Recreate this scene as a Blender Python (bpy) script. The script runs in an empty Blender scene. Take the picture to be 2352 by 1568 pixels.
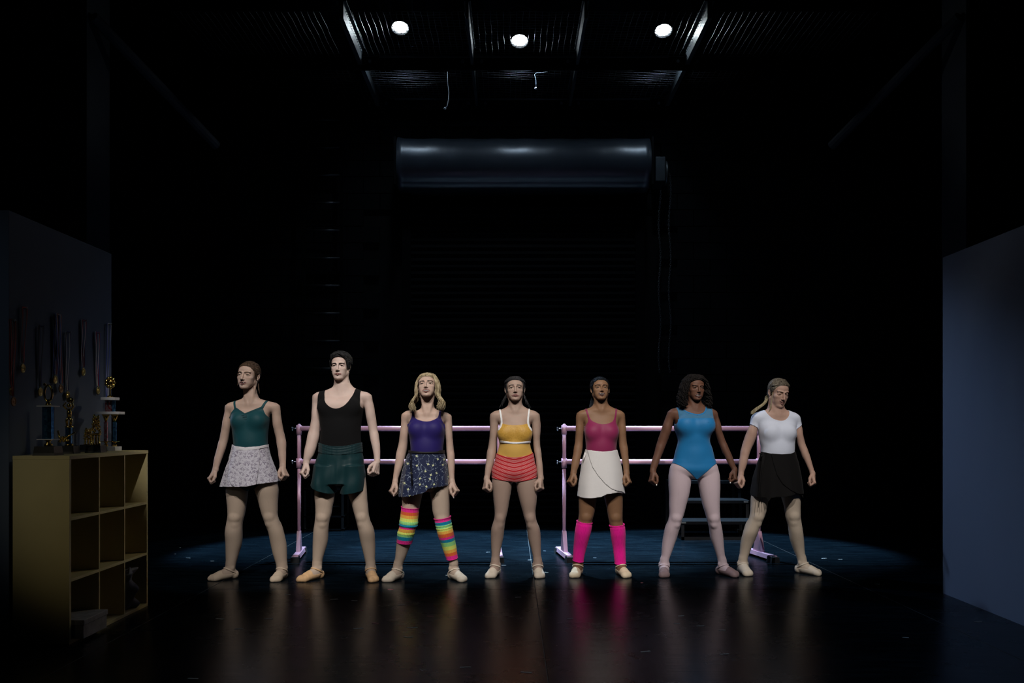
import bpy, bmesh, math, random
import numpy as np
from mathutils import Vector, Matrix

C = bpy.context.scene.collection
SC = bpy.context.scene
random.seed(7); rng = np.random.default_rng(7)
FP = 2050.0      # focal length of the photograph's lens in pixels of its 2352 wide frame
EYE = 1.2        # camera height

# ---------------------------------------------------------------- camera, world, light, exposure
cam = bpy.data.cameras.new('camera'); cam.sensor_width = 36.0; cam.lens = FP / 2352 * 36
cam.shift_y = (975 - 784) / 2352.0; cam.clip_end = 60
co = bpy.data.objects.new('camera', cam); C.objects.link(co)
co.location = (0, 0, EYE); co.rotation_euler = (math.radians(90), 0, 0)
SC.camera = co
SC.view_settings.view_transform = 'Standard'; SC.view_settings.look = 'None'
SC.view_settings.gamma = 1.0; SC.view_settings.exposure = 0.0
try: SC.view_settings.use_curve_mapping = False
except Exception: pass
w = bpy.data.worlds.new('world'); SC.world = w; w.use_nodes = True
w.node_tree.nodes['Background'].inputs[0].default_value = (0.4, 0.55, 1.0, 1)
w.node_tree.nodes['Background'].inputs[1].default_value = 0.0006

def spot(name, loc, target, watts, angle, blend, color, size):
    l = bpy.data.lights.new(name, 'SPOT'); l.energy = watts; l.spot_size = math.radians(angle); l.spot_blend = blend
    l.color = color; l.shadow_soft_size = size
    o = bpy.data.objects.new(name, l); C.objects.link(o); o.location = loc
    o.rotation_euler = (Vector(target) - Vector(loc)).to_track_quat('-Z', 'Y').to_euler()
    return o
# front-of-house spots, high over the seats, each shuttered to one dancer
for i, (tx, ty) in enumerate(((-2.04, 6.94), (-1.32, 6.94), (-.66, 6.92), (.03, 7.1), (.71, 7.12), (1.45, 7.13), (2.10, 7.2))):
    spot('front_spot_light', (tx * .8 + (-1.1 if i % 2 else 1.1), 1.2, 6.2), (tx, ty, .93), 780, 16.2, .28, (1.0, .94, .885), .05)
# the three par lamps above the wire grid: a cool beam each, and the lamp's wider spill
PARS = [(-1.19, 9.5, 5.44), (0.08, 9.5, 5.30), (1.61, 9.5, 5.41)]
for (x, y, z) in PARS:
    spot('par_light', (x, y, z - .05), (x * 1.1, y - 1.02, 0), 5200, 38.5, .28, (.50, .76, 1.0), .06)
    spot('par_spill', (x, y, z - .05), (x, y - .2, 0), 24, 128, 1.0, (.60, .80, 1.0), .06)
spot('unseen_spot_light', (-5.7, 8.7, 2.3), (-1.0, 7.0, 1.25), 1000, 28, .8, (.62, .70, 1.0), .08)
spot('unseen_spot_light', (5.7, 8.7, 2.3), (1.0, 7.0, 1.25), 1000, 28, .8, (.72, .74, 1.0), .08)
spot('unseen_spot_light', (-1.2, 9.5, 4.4), (3.07, 6.35, 0.3), 280, 34, 1.0, (.45, .65, 1.0), .08)  # added blue fill to brighten the right flat, no lamp seen there
spot('unseen_spot_light', (1.2, 9.5, 4.4), (-2.75, 6.25, 1.0), 42, 26, 1.0, (.45, .65, 1.0), .08)  # weaker blue fill added on the left flat
spot('unseen_spot_light', (-3.3, .8, 3.0), (-2.40, 4.87, .85), 60, 16, 1.0, (1.0, .88, .6), .1)  # added warm fill on the shelf's near side panel
spot('unseen_spot_light', (1.6, 8.6, 3.4), (-2.45, 5.85, 0.8), 100, 20, 1.0, (1.0, .9, .62), .08)  # added spot standing in for stage bounce on the shelf's front edges

spot('unseen_spot_light', (-3.2, -1.5, 4.6), (-3.15, 4.95, 1.5), 60, 20, 1.0, (.75, .9, 1.0), .1)  # added fill for the left flat's front face, in place of house ambient
spot('floor_fill_light', (0.9, 3.6, 6.4), (0.9, 4.6, 0), 110, 58, 1.0, (.6, .8, 1.0), .1)  # cool fill added over the front floor to bring out the tape marks
# ---------------------------------------------------------------- helpers
def link(o, parent=None):
    C.objects.link(o)
    if parent is not None: o.parent = parent
    return o
def empty(name, loc, label, cat, group=None):
    o = bpy.data.objects.new(name, None); o.location = loc; C.objects.link(o); o.empty_display_size = .1
    o['label'] = label; o['category'] = cat
    if group: o['group'] = group
    return o
def tag(o, label, cat, group=None):
    o['label'] = label; o['category'] = cat
    if group: o['group'] = group
    return o
def struct(o): o['kind'] = 'structure'; return o
def mesh_obj(name, verts, faces, mat, parent=None, smooth=True, uv=None):
    """verts in world space (or local to an empty at the origin of the parent)"""
    v = np.asarray(verts, float)
    if parent is not None: v = v - np.array(parent_world(parent))
    me = bpy.data.meshes.new(name); me.from_pydata(v.tolist(), [], [tuple(int(i) for i in f) for f in faces])
    if uv is not None:
        ul = me.uv_layers.new(name='UVMap'); li = np.zeros(len(me.loops), int); me.loops.foreach_get('vertex_index', li)
        ul.data.foreach_set('uv', np.asarray(uv, float)[li].ravel())
    if smooth: me.polygons.foreach_set('use_smooth', [True] * len(me.polygons))
    me.materials.append(mat); me.update()
    return link(bpy.data.objects.new(name, me), parent)
def parent_world(p):
    v = Vector((0, 0, 0))
    while p is not None: v += p.location; p = p.parent
    return v
class MB:
    """collects simple solids into one mesh"""
    def __init__(s): s.v = []; s.f = []
    def add(s, v, f):
        n = len(s.v); s.v += [tuple(a) for a in v]; s.f += [tuple(i + n for i in q) for q in f]; return s
    def box(s, x0, x1, y0, y1, z0, z1, bev=0.0):
        if bev <= 0:
            v = [(x, y, z) for z in (z0, z1) for y in (y0, y1) for x in (x0, x1)]
            return s.add(v, [(0, 2, 3, 1), (4, 5, 7, 6), (0, 1, 5, 4), (1, 3, 7, 5), (3, 2, 6, 7), (2, 0, 4, 6)])
        b = bev; bm = bmesh.new(); bmesh.ops.create_cube(bm, size=1)
        for q in bm.verts: q.co = Vector(((x0 + x1) / 2 + q.co.x * (x1 - x0), (y0 + y1) / 2 + q.co.y * (y1 - y0), (z0 + z1) / 2 + q.co.z * (z1 - z0)))
        bmesh.ops.bevel(bm, geom=bm.edges[:], offset=b, segments=2, affect='EDGES', profile=.5)
        bm.verts.index_update(); s.add([q.co[:] for q in bm.verts], [[q.index for q in f.verts] for f in bm.faces]); bm.free(); return s
    def tube(s, pts, rad, n=12, cap=True, squash=None):
        pts = [Vector(p) for p in pts]; R = rad if hasattr(rad, '__len__') else [rad] * len(pts); b = len(s.v); up = None
        for i, p in enumerate(pts):
            t = (pts[min(i + 1, len(pts) - 1)] - pts[max(i - 1, 0)]).normalized()
            if up is None: up = t.orthogonal().normalized()
            up = (up - t * up.dot(t)).normalized(); w = t.cross(up)
            for k in range(n):
                a = 2 * math.pi * k / n; s.v.append(tuple(p + (up * math.cos(a) + w * math.sin(a)) * R[i]))
        for i in range(len(pts) - 1):
            for k in range(n):
                k2 = (k + 1) % n; s.f.append((b + i * n + k, b + i * n + k2, b + (i + 1) * n + k2, b + (i + 1) * n + k))
        if cap:
            s.f.append(tuple(b + k for k in range(n - 1, -1, -1))); s.f.append(tuple(b + (len(pts) - 1) * n + k for k in range(n)))
        return s
    def lathe(s, c, prof, n=24, axis='z', squash=(1, 1)):
        b = len(s.v)
        for (r, h) in prof:
            for k in range(n):
                a = 2 * math.pi * k / n; x, y = r * math.cos(a) * squash[0], r * math.sin(a) * squash[1]
                q = {'z': (x, y, h), 'x': (h, x, y), 'y': (x, h, y)}[axis]
                s.v.append((c[0] + q[0], c[1] + q[1], c[2] + q[2]))
        for i in range(len(prof) - 1):
            for k in range(n):
                k2 = (k + 1) % n; s.f.append((b + i * n + k, b + i * n + k2, b + (i + 1) * n + k2, b + (i + 1) * n + k))
        s.f.append(tuple(b + k for k in range(n - 1, -1, -1))); s.f.append(tuple(b + (len(prof) - 1) * n + k for k in range(n)))
        return s
    def ball(s, c, r, n=12, m=8):
        r = r if hasattr(r, '__len__') else (r, r, r)
        b = len(s.v); s.v.append((c[0], c[1], c[2] - r[2]))
        for i in range(1, m):
            ph = -math.pi / 2 + math.pi * i / m
            for k in range(n):
                a = 2 * math.pi * k / n; s.v.append((c[0] + r[0] * math.cos(ph) * math.cos(a), c[1] + r[1] * math.cos(ph) * math.sin(a), c[2] + r[2] * math.sin(ph)))
        s.v.append((c[0], c[1], c[2] + r[2])); t = len(s.v) - 1
        for k in range(n): s.f.append((b, b + 1 + (k + 1) % n, b + 1 + k)); s.f.append((t, t - n + k, t - n + (k + 1) % n))
        for i in range(m - 2):
            for k in range(n):
                k2 = (k + 1) % n; o = b + 1 + i * n; s.f.append((o + k, o + k2, o + n + k2, o + n + k))
        return s
    def build(s, name, mat, parent=None, smooth=False): return mesh_obj(name, s.v, s.f, mat, parent, smooth)

# ---------------------------------------------------------------- materials
def mat(name, col, rough=.6, metal=0., spec=.5, bump=0., bscale=40., var=0., vscale=6., sheen=0., coat=0., emit=None, alpha=1.):
    m = bpy.data.materials.new(name); m.use_nodes = True; nt = m.node_tree; b = nt.nodes['Principled BSDF']
    b.inputs['Base Color'].default_value = (*col, 1); b.inputs['Roughness'].default_value = rough
    b.inputs['Metallic'].default_value = metal; b.inputs['Specular IOR Level'].default_value = spec
    b.inputs['Sheen Weight'].default_value = sheen; b.inputs['Coat Weight'].default_value = coat
    b.inputs['Alpha'].default_value = alpha
    tc = nt.nodes.new('ShaderNodeTexCoord')
    if var > 0:
        n = nt.nodes.new('ShaderNodeTexNoise'); n.inputs['Scale'].default_value = vscale; n.inputs['Detail'].default_value = 4
        nt.links.new(tc.outputs['Object'], n.inputs['Vector'])
        mx = nt.nodes.new('ShaderNodeMix'); mx.data_type = 'RGBA'
        mx.inputs['A'].default_value = (*[c * (1 - var) for c in col], 1); mx.inputs['B'].default_value = (*[min(1, c * (1 + var)) for c in col], 1)
        nt.links.new(n.outputs['Fac'], mx.inputs['Factor']); nt.links.new(mx.outputs['Result'], b.inputs['Base Color'])
    if bump > 0:
        n = nt.nodes.new('ShaderNodeTexNoise'); n.inputs['Scale'].default_value = bscale; n.inputs['Detail'].default_value = 3
        nt.links.new(tc.outputs['Object'], n.inputs['Vector']); bp = nt.nodes.new('ShaderNodeBump')
        bp.inputs['Strength'].default_value = bump; bp.inputs['Distance'].default_value = .004
        nt.links.new(n.outputs['Fac'], bp.inputs['Height']); nt.links.new(bp.outputs['Normal'], b.inputs['Normal'])
    if emit: b.inputs['Emission Color'].default_value = (*emit[:3], 1); b.inputs['Emission Strength'].default_value = emit[3]
    return m
def N(nt, t, **kw):
    n = nt.nodes.new(t)
    for k, v in kw.items():
        if hasattr(n, k): setattr(n, k, v)
        else: n.inputs[k].default_value = v
    return n
def math_n(nt, op, a, b=None, c=None):
    n = nt.nodes.new('ShaderNodeMath'); n.operation = op
    for i, q in enumerate((a, b, c)):
        if q is None: continue
        if isinstance(q, (int, float)): n.inputs[i].default_value = q
        else: nt.links.new(q, n.inputs[i])
    return n.outputs[0]
def srgb(r, g, b):
    f = lambda c: (c / 255 / 12.92) if c <= 10 else ((c / 255 + .055) / 1.055) ** 2.4
    return (f(r), f(g), f(b))
# ================================================================ THE SETTING
M_floor = mat('black_vinyl', (.011, .019, .028), .40, spec=.14)
def floor_nodes():
    nt = M_floor.node_tree; b = nt.nodes['Principled BSDF']; tc = N(nt, 'ShaderNodeTexCoord')
    mp = N(nt, 'ShaderNodeMapping'); mp.inputs['Scale'].default_value = (.5, 9, 1); nt.links.new(tc.outputs['Object'], mp.inputs['Vector'])
    n1 = N(nt, 'ShaderNodeTexNoise', Scale=1.6, Detail=5.0); nt.links.new(mp.outputs[0], n1.inputs['Vector'])
    n2 = N(nt, 'ShaderNodeTexNoise', Scale=2.2, Detail=8.0, Roughness=.7); nt.links.new(tc.outputs['Object'], n2.inputs['Vector'])
    n3 = N(nt, 'ShaderNodeTexNoise', Scale=38., Detail=3.0); nt.links.new(tc.outputs['Object'], n3.inputs['Vector'])
    mr = N(nt, 'ShaderNodeMapRange'); mr.inputs['From Min'].default_value = .35; mr.inputs['From Max'].default_value = .7
    mr.inputs['To Min'].default_value = .25; mr.inputs['To Max'].default_value = .29; nt.links.new(n2.outputs['Fac'], mr.inputs['Value'])
    nt.links.new(mr.outputs[0], b.inputs['Roughness'])
    # scuffs and dust
    r = N(nt, 'ShaderNodeValToRGB'); r.color_ramp.elements[0].position = .46; r.color_ramp.elements[1].position = .72
    mp3 = N(nt, 'ShaderNodeMapping'); mp3.inputs['Scale'].default_value = (1.1, 7.5, 1); nt.links.new(tc.outputs['Object'], mp3.inputs['Vector'])
    n4 = N(nt, 'ShaderNodeTexNoise', Scale=2.6, Detail=9.0, Roughness=.75); nt.links.new(mp3.outputs[0], n4.inputs['Vector']); nt.links.new(n4.outputs['Fac'], r.inputs[0])
    v = N(nt, 'ShaderNodeTexVoronoi', Scale=14.); nt.links.new(tc.outputs['Object'], v.inputs['Vector'])
    sp = N(nt, 'ShaderNodeMapRange'); sp.inputs['From Min'].default_value = .05; sp.inputs['From Max'].default_value = .02
    nt.links.new(v.outputs['Distance'], sp.inputs['Value'])
    tot = math_n(nt, 'ADD', math_n(nt, 'MULTIPLY', r.outputs[0], .42), math_n(nt, 'MULTIPLY', sp.outputs[0], 1.6))
    mx = N(nt, 'ShaderNodeMix', data_type='RGBA'); mx.inputs['A'].default_value = (.0007, .0026, .0050, 1); mx.inputs['B'].default_value = (.012, .026, .038, 1)
    nt.links.new(tot, mx.inputs['Factor']); nt.links.new(mx.outputs['Result'], b.inputs['Base Color'])
    bp = N(nt, 'ShaderNodeBump', Strength=.07, Distance=.02); nt.links.new(n1.outputs['Fac'], bp.inputs['Height'])
    bp2 = N(nt, 'ShaderNodeBump', Strength=.10, Distance=.003); nt.links.new(n3.outputs['Fac'], bp2.inputs['Height'])
    nt.links.new(bp.outputs[0], bp2.inputs['Normal']); nt.links.new(bp2.outputs[0], b.inputs['Normal'])
floor_nodes()
M_black = mat('black_paint', (.003, .0035, .0045), .8, spec=.2, var=.3)
M_wallp = mat('black_block', (.003, .004, .0055), .7, spec=.12, var=.35, bump=.5, bscale=60)
M_ceil = mat('black_ceiling', (.004, .005, .006), .9)
M_steel = mat('dark_steel', (.05, .06, .07), .45, metal=.6, var=.2)
fl = struct(MB().box(-8, 8, -3, 11, -.25, -.004).build('floor', M_black))
XS = [-7.05, -4.63, -2.22, .17, 2.60, 5.02, 7.45]; YS = [-2.6, 2.55, 6.52, 7.58, 10.9]
for i in range(len(XS) - 1):
    for j in range(len(YS) - 1):
        MB().box(XS[i] + .003, XS[i + 1] - .003, YS[j] + (.012 if j == 3 else .003), YS[j + 1] - .004, -.004, 0).build('floor_sheet', M_floor, fl)
M_seam = mat('seam_tape', (.03, .034, .038), .5)
for x in (-2.22, .17, 2.60): MB().box(x - .004, x + .0005, .5, 10.7, 0, .0006).build('seam_strip', M_seam, fl)
M_tapes = {'w': mat('white_tape', (.40, .44, .48), .6, var=.4, vscale=60), 'g': mat('grey_tape', (.34, .35, .36), .6, var=.4, vscale=60),
           'p': mat('pink_tape', (.5, .16, .2), .6), 'b': mat('pale_tape', (.6, .66, .7), .5)}
TP = [(661,1365,'w',1.),(767,1376,'g',1.3),(814,1379,'g',1.),(826,1402,'p',1.1),(862,1431,'p',1.),(922,1389,'g',1.2),(897,1353,'p',1.),
 (947,1441,'g',1.5),(937,1463,'g',1.3),(823,1443,'g',1.4),(988,1415,'p',1.),(505,1421,'g',1.3),(617,1421,'g',1.3),(549,1444,'g',1.3),
 (522,1383,'g',.5),(413,1257,'b',.45),(402,1272,'g',.4),(432,1281,'w',.9),(487,1288,'w',.8),(499,1314,'w',.35),(1121,1268,'w',1.),(1157,1298,'w',.9),
 (1029,1321,'b',.9),(1069,1532,'g',1.3),(1209,1544,'g',1.3),(1190,1371,'g',1.),(443,1558,'g',1.2),(1565,1414,'b',1.),(1555,1432,'w',.9),
 (1609,1437,'w',1.2),(1659,1447,'g',1.),(1483,1496,'g',1.3),(1665,1502,'g',1.2),(2080,1464,'w',.8),(1893,1282,'w',1.3),(1930,1284,'w',1.1),
 (1366,1281,'w',.7),(2144,1261,'w',.6),(1217,1286,'b',.8),(1254,1314,'b',.9),(2015,1341,'g',.9),(2247,1428,'g',1.),(1251,1265,'w',.6),
 (1474,1338,'p',.4),(1310,1420,'g',.9),(1822,1383,'g',.4),(712,1398,'g',.6)]
for (px, py, c, s) in TP:
    d = EYE * FP / (py - 975); x = (px - 1176) * d / FP; a = random.uniform(-.35, .35); L = .021 * s; W = .006 * s
    m = MB(); n = 6; pts = []
    for k in range(n + 1): pts.append((-L + 2 * L * k / n, W + random.uniform(-.003, .002)))
    for k in range(n, -1, -1): pts.append((-L + 2 * L * k / n + random.uniform(-.002, .002), -W * .8 + random.uniform(-.002, .003)))
    q = [(x + u * math.cos(a) - v * math.sin(a), d + u * math.sin(a) + v * math.cos(a)) for u, v in pts]; k = len(q)
    m.add([(*p, .0002) for p in q] + [(*p, .0014) for p in q], [tuple(range(k, 2 * k))] + [(i, (i + 1) % k, k + (i + 1) % k, k + i) for i in range(k)])
    m.build('tape_mark', M_tapes[c], fl)

# back wall of painted block with a rolling steel door
YB = 10.8
wb = struct(MB().box(-8, 8, YB + .06, YB + .3, -.004, 6.9).build('wall_back', M_black))
blk = MB().box(-.196, .196, 0, .06, -.096, .096, .004); bm0 = None; cells = []
for r in range(34):
    z = .1 + r * .2
    for c in range(-20, 21):
        x = c * .4 + (.2 if r % 2 else 0)
        if -1.72 < x < 1.92 and z < 3.9: continue
        cells.append((abs(x - .1) + abs(z - 2.4) * .7, x, z))
cells.sort()
for k, (_, x, z) in enumerate(cells[:300]):
    if bm0 is None: o = blk.build('block', M_wallp, wb); bm0 = o.data
    else: o = link(bpy.data.objects.new('block', bm0), wb)
    o.location = (x, YB - .0 + random.uniform(0, .006), z)
far = MB(); far_v = []
for (_, x, z) in cells[300:]: far.box(x - .196, x + .196, YB + .002, YB + .062, z - .096, z + .096)
fo = far.build('distant_blocks', M_wallp, wb); fo['kind'] = 'stuff'
M_hood = mat('grey_painted_steel', (.035, .045, .06), .34, metal=.25, spec=.6, var=.1, bump=.06, bscale=8)
M_slat = mat('black_steel_slat', (.0018, .0022, .003), .8, spec=.06)
rd = empty('rolling_door', (.13, YB, 0), 'dark rolling steel door on the back wall with a long coil hood above it', 'rolling door')
HX0, HX1, HZ, HR = -1.33, 1.60, 4.26, .29
hb = MB(); ns = 40
prof = [(YB - .02, HZ + HR)] + [(YB - .30 + HR * math.cos(a) * .95, HZ + HR * math.sin(a)) for a in [math.radians(90 + t * 150 / 24) for t in range(25)]] + [(YB - .42, HZ - .30), (YB - .02, HZ - .30)]
b0 = []
for i in range(ns + 1):
    x = HX0 + (HX1 - HX0) * i / ns; wv = .004 * math.sin(i * 1.3) + (.02 if i == 0 else 0)
    b0 += [(x, y, z + wv * (z > HZ)) for (y, z) in prof]
n = len(prof); hf = [(i * n + k, (i + 1) * n + k, (i + 1) * n + (k + 1) % n, i * n + (k + 1) % n) for i in range(ns) for k in range(n)]
hf += [tuple(range(n - 1, -1, -1)), tuple(ns * n + k for k in range(n))]
ho = mesh_obj('hood', b0, hf, M_hood, rd)
for x in (HX0 - .03, HX1): MB().box(x, x + .03, YB - .56, YB - .0, HZ - .30, HZ + HR - .04, .004).build('end_bracket', M_slat, rd)
for k in range(48):
    z = .08 * k
    MB().add(*(lambda z: ([(HX0 + .1, YB - .10, z), (HX1 - .1, YB - .10, z), (HX0 + .1, YB - .125, z + .04), (HX1 - .1, YB - .125, z + .04), (HX0 + .1, YB - .10, z + .078), (HX1 - .1, YB - .10, z + .078),
        (HX0 + .1, YB - .09, z + .078), (HX1 - .1, YB - .09, z + .078), (HX0 + .1, YB - .09, z), (HX1 - .1, YB - .09, z)],
        [(0, 1, 3, 2), (2, 3, 5, 4), (4, 5, 7, 6), (8, 9, 1, 0), (6, 7, 9, 8), (0, 2, 4, 6, 8), (1, 9, 7, 5, 3)]))(z + .002)).build('slat', M_slat, rd)
for x in (HX0 + .02, HX1 - .12): MB().box(x, x + .1, YB - .16, YB - .01, 0, HZ - .3, .004).build('guide_rail', M_slat, rd)
# chain hoist beside the hood
M_chain = mat('dull_chain', (.16, .17, .18), .4, metal=.8)
ch = empty('chain_hoist', (1.72, YB - .1, 0), 'steel chain and gear box hanging at the right end of the door hood', 'chain hoist')
MB().box(1.68, 1.80, YB - .35, YB - .001, 4.05, 4.34, .01).build('gear_box', M_steel, ch)
MB().lathe((1.82, YB - .2, 4.18), [(.02, -.02), (.14, -.015), (.15, 0), (.14, .015), (.02, .02)], 24, 'x').build('chain_wheel', M_chain, ch, True)
m = MB()
for sx in (1.74, 1.86):
    for k in range(90):
        z = 4.15 - k * .026
        a = k % 2; c = (sx + .012 * math.sin(k * .21), YB - .28, z); pts = []
        for t in range(9):
            th = 2 * math.pi * t / 8; u = .009 * math.cos(th); v = .019 * math.sin(th)
            pts.append((c[0] + (u if a else 0), c[1] + (0 if a else u), c[2] + v))
        m.tube(pts, .0028, 4, False)
o = m.build('chain', M_chain, ch); o['kind'] = 'stuff'
# wall ladder left of the door
ld = empty('wall_ladder', (-2.26, YB - .25, 0), 'black steel ladder fixed to the back wall left of the rolling door', 'ladder')
ly = YB - .14
for x in (-2.49, -2.04):
    MB().box(x - .022, x + .022, ly - .01, ly + .01, 0, 5.4, .003).build('rail', M_slat, ld)
M_rung = mat('worn_steel', (.05, .055, .06), .35, metal=.7)
for k in range(16):
    MB().tube([(-2.475, ly, .22 + k * .33), (-2.055, ly, .22 + k * .33)], .013, 10).build('rung', M_rung, ld, True)
for z in (1.0, 3.0, 5.0):
    MB().box(-2.50, -2.03, ly + .01, YB, z, z + .03).build('wall_bracket', M_slat, ld)
# side walls, ceiling, piers
wl = struct(MB().box(-7.2, -7.05, -2.6, YB, 0, 6.9).build('wall_left', M_black))
wr = struct(MB().box(7.45, 7.6, -2.6, YB, 0, 6.9).build('wall_right', M_black))
ce = struct(MB().box(-7.2, 7.6, -2.6, YB + .3, 6.9, 7.1).build('ceiling', M_ceil))
M_pier = mat('dark_blue_grey_paint', (.035, .042, .055), .7, var=.3, vscale=3, bump=.1)
for k, (x0, x1) in enumerate(((-4.50, -3.83), (4.09, 4.80))):
    struct(MB().box(x0, x1, 8.04, 8.5, 0, 6.9, .006).build('trim_%d' % (k + 1), M_pier))
for k in range(2):
    s = (-1, 1)[k]; xa = (-3.80, 4.06)[k]
    pts = [(xa - s * .02, 8.3, 4.95), (xa - s * .5, 8.9, 4.2), (xa - s * 1.35, 9.9, 3.9)]
    MB().tube([(xa, 8.1, 4.9), (xa - s * .62, 9.6, 4.2)], .05, 10).build('roof_brace', M_pier)
for i, o in enumerate([o for o in C.objects if o.name.startswith('roof_brace')]):
    o['kind'] = 'structure'; o.name = 'trim_%d' % (i + 3)

# ---------------------------------------------------------------- overhead grid
GZ = 5.0
M_beam = mat('grid_steel', (.10, .115, .13), .42, metal=.5, var=.25, vscale=12)
M_wire = mat('galvanised_wire', (.12, .13, .145), .35, metal=.8)
def gy(py): return (GZ - EYE) * FP / (975 - py)
def gx(px, py): return (px - 1176) * (GZ - EYE) / (975 - py)
gr = empty('overhead_grid', (0, 9.2, GZ), 'black steel frame of the tension wire grid over the stage', 'ceiling grid')
YG = [gy(30), gy(140), gy(236)]
XG = []
for (a, b, c, d) in ((790, 37, 857, 215), (1077, 45, 1093, 232), (1340, 50, 1312, 225), (1625, 45, 1535, 225)):
    XG.append((gx(a, b) + gx(c, d)) / 2)
for x in XG:
    hw = .022 if abs(x) > 1 else .014
    MB().box(x - hw, x + hw, YG[0], YG[2], GZ - .05, GZ + .11).build('long_beam', M_beam, gr)
    MB().box(x - hw * 2.2, x + hw * 2.2, YG[0], YG[2], GZ + .11, GZ + .12).build('long_beam_flange', M_beam, gr)
for y in YG[1:]:
    MB().box(XG[0] - 1.8, XG[3] + 1.8, y - .03, y + .03, GZ - .09, GZ + .12).build('cross_beam', M_slat, gr)
    MB().box(XG[0] + .2, XG[3] - .2, y - .045, y - .032, GZ + .02, GZ + .04).build('edge_bar', M_beam, gr)
for x in XG:
    for y in YG[1:]:
        for sx in (-.1, .1):
            MB().lathe((x + sx, y - .05, GZ - .02), [(.018, 0), (.018, .02), (.008, .021), (.008, .035)], 6, 'y').build('corner_bolt', M_beam, gr)
xb = [XG[0] - 1.6] + XG + [XG[3] + 1.6]
for j in range(2):
    y0, y1 = YG[j] + .04, YG[j + 1] - .05
    for i in range(len(xb) - 1):
        x0, x1 = xb[i] + .03, xb[i + 1] - .03; m = MB(); k = 0
        ny = int((y1 - y0) / .058)
        for a in range(ny + 1):
            y = y0 + (y1 - y0) * a / ny
            m.tube([(x0 + (x1 - x0) * t / 6, y + .006 * math.sin(a * 2.1 + t * 1.7), GZ + .03 + .005 * math.sin(t * 2.3 + a)) for t in range(7)], .0026, 4, False)
        nx = int((x1 - x0) / .058)
        for a in range(nx + 1):
            x = x0 + (x1 - x0) * a / nx
            m.tube([(x + .004 * math.sin(t * 2 + a), y0 + (y1 - y0) * t / 6, GZ + .034) for t in range(7)], .0024, 4, False)
        o = m.build('wire_mesh', M_wire, gr); o['kind'] = 'stuff'
M_cord = mat('white_cord', (.45, .5, .55), .6)
def cord(pts):
    pts = [gp(*p) for p in pts]
    MB().tube(pts, .005, 6).build('cord', M_cord, gr, True); MB().ball(pts[-1], .014, 8, 6).build('cord_knot', M_cord, gr, True)
def gp(px, py): d = 9.45; return ((px - 1176) * d / FP, d, EYE + (975 - py) * d / FP)
cord([(1258, 165), (1245, 167), (1232, 168), (1228, 171), (1231, 180), (1232, 192), (1231, 203)])
cord([(1028, 165), (1029, 190), (1031, 212), (1030, 230), (1027, 243), (1022, 249)])
# lamps
M_lens = mat('lit_lens', (1, 1, 1), .3, emit=(.85, .95, 1.0, 60))
M_can = mat('black_lamp_housing', (.012, .013, .015), .5)
for k, (x, y, z) in enumerate(PARS):
    t = empty('par_lamp', (x, y, z), ('left lit stage lamp under the overhead wire grid', 'middle lit stage lamp, lowest of the three in view', 'right lit stage lamp under the overhead wire grid')[k], 'stage lamp', 'lit lamps under the grid')
    tb = bpy.data.objects.new('housing', None)
    R = Matrix.Rotation(math.radians(-24), 3, 'X')
    m = MB().lathe((0, 0, 0), [(.05, .26), (.085, .24), (.092, .12), (.098, .0), (.098, -.03), (.09, -.03), (.09, .0)], 28)
    v = [R @ Vector(p) + Vector((x, y, z)) for p in m.v]; mesh_obj('housing', v, m.f, M_can, t)
    led = MB()
    for (a, r) in [(0, 0)] + [(i * 60, .032) for i in range(6)] + [(i * 30 + 15, .064) for i in range(12)]:
        led.lathe((r * math.cos(math.radians(a)), r * math.sin(math.radians(a)), -.005), [(.004, -.014), (.013, -.010), (.0165, 0)], 10)
    v = [R @ Vector(p) + Vector((x, y, z)) for p in led.v]; o = mesh_obj('lens_cluster', v, led.f, M_lens, t)
    MB().tube([(x - .115, y + .08, z + .05), (x - .115, y + .08, z + .36), (x, y + .08, z + .40), (x + .115, y + .08, z + .36), (x + .115, y + .08, z + .05)], .008, 8).build('yoke', M_can, t)
    MB().box(x - .02, x + .02, y + .06, y + .10, z + .395, 5.90).build('clamp', M_can, t)
MB_p = MB().tube([(-3.2, 9.58, 5.92), (3.4, 9.58, 5.92)], .024, 12).build('hanging_pipe', M_can, None, True); tag(MB_p, 'black steel pipe above the wire grid carrying the three lit lamps', 'pipe')
for xx in (-3.1, 3.3): MB().box(xx - .01, xx + .01, 9.57, 9.59, 5.94, 6.9).build('hanger', M_can, MB_p)

# ---------------------------------------------------------------- scenery flats
M_flat = mat('dim_blue_grey_flat_paint', (.08, .105, .155), .75, var=.08, vscale=2); M_flat2 = mat('lit_blue_grey_flat_paint', (.19, .25, .36), .75, var=.06, vscale=2)  # one paint in two tones: dim left and lit right put into the colour
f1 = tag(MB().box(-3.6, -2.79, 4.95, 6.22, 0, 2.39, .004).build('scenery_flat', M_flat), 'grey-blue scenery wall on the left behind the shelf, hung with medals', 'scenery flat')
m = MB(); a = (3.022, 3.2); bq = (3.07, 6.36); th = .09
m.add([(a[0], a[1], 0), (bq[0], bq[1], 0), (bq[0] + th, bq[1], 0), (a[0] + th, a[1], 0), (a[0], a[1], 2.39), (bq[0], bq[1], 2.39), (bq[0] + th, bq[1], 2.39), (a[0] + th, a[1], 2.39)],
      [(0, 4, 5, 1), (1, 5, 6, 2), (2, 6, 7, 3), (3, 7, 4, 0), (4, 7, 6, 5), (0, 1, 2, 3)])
tag(m.build('scenery_flat', M_flat2), 'plain grey-blue scenery wall on the right edge of the stage', 'scenery flat')

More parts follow.
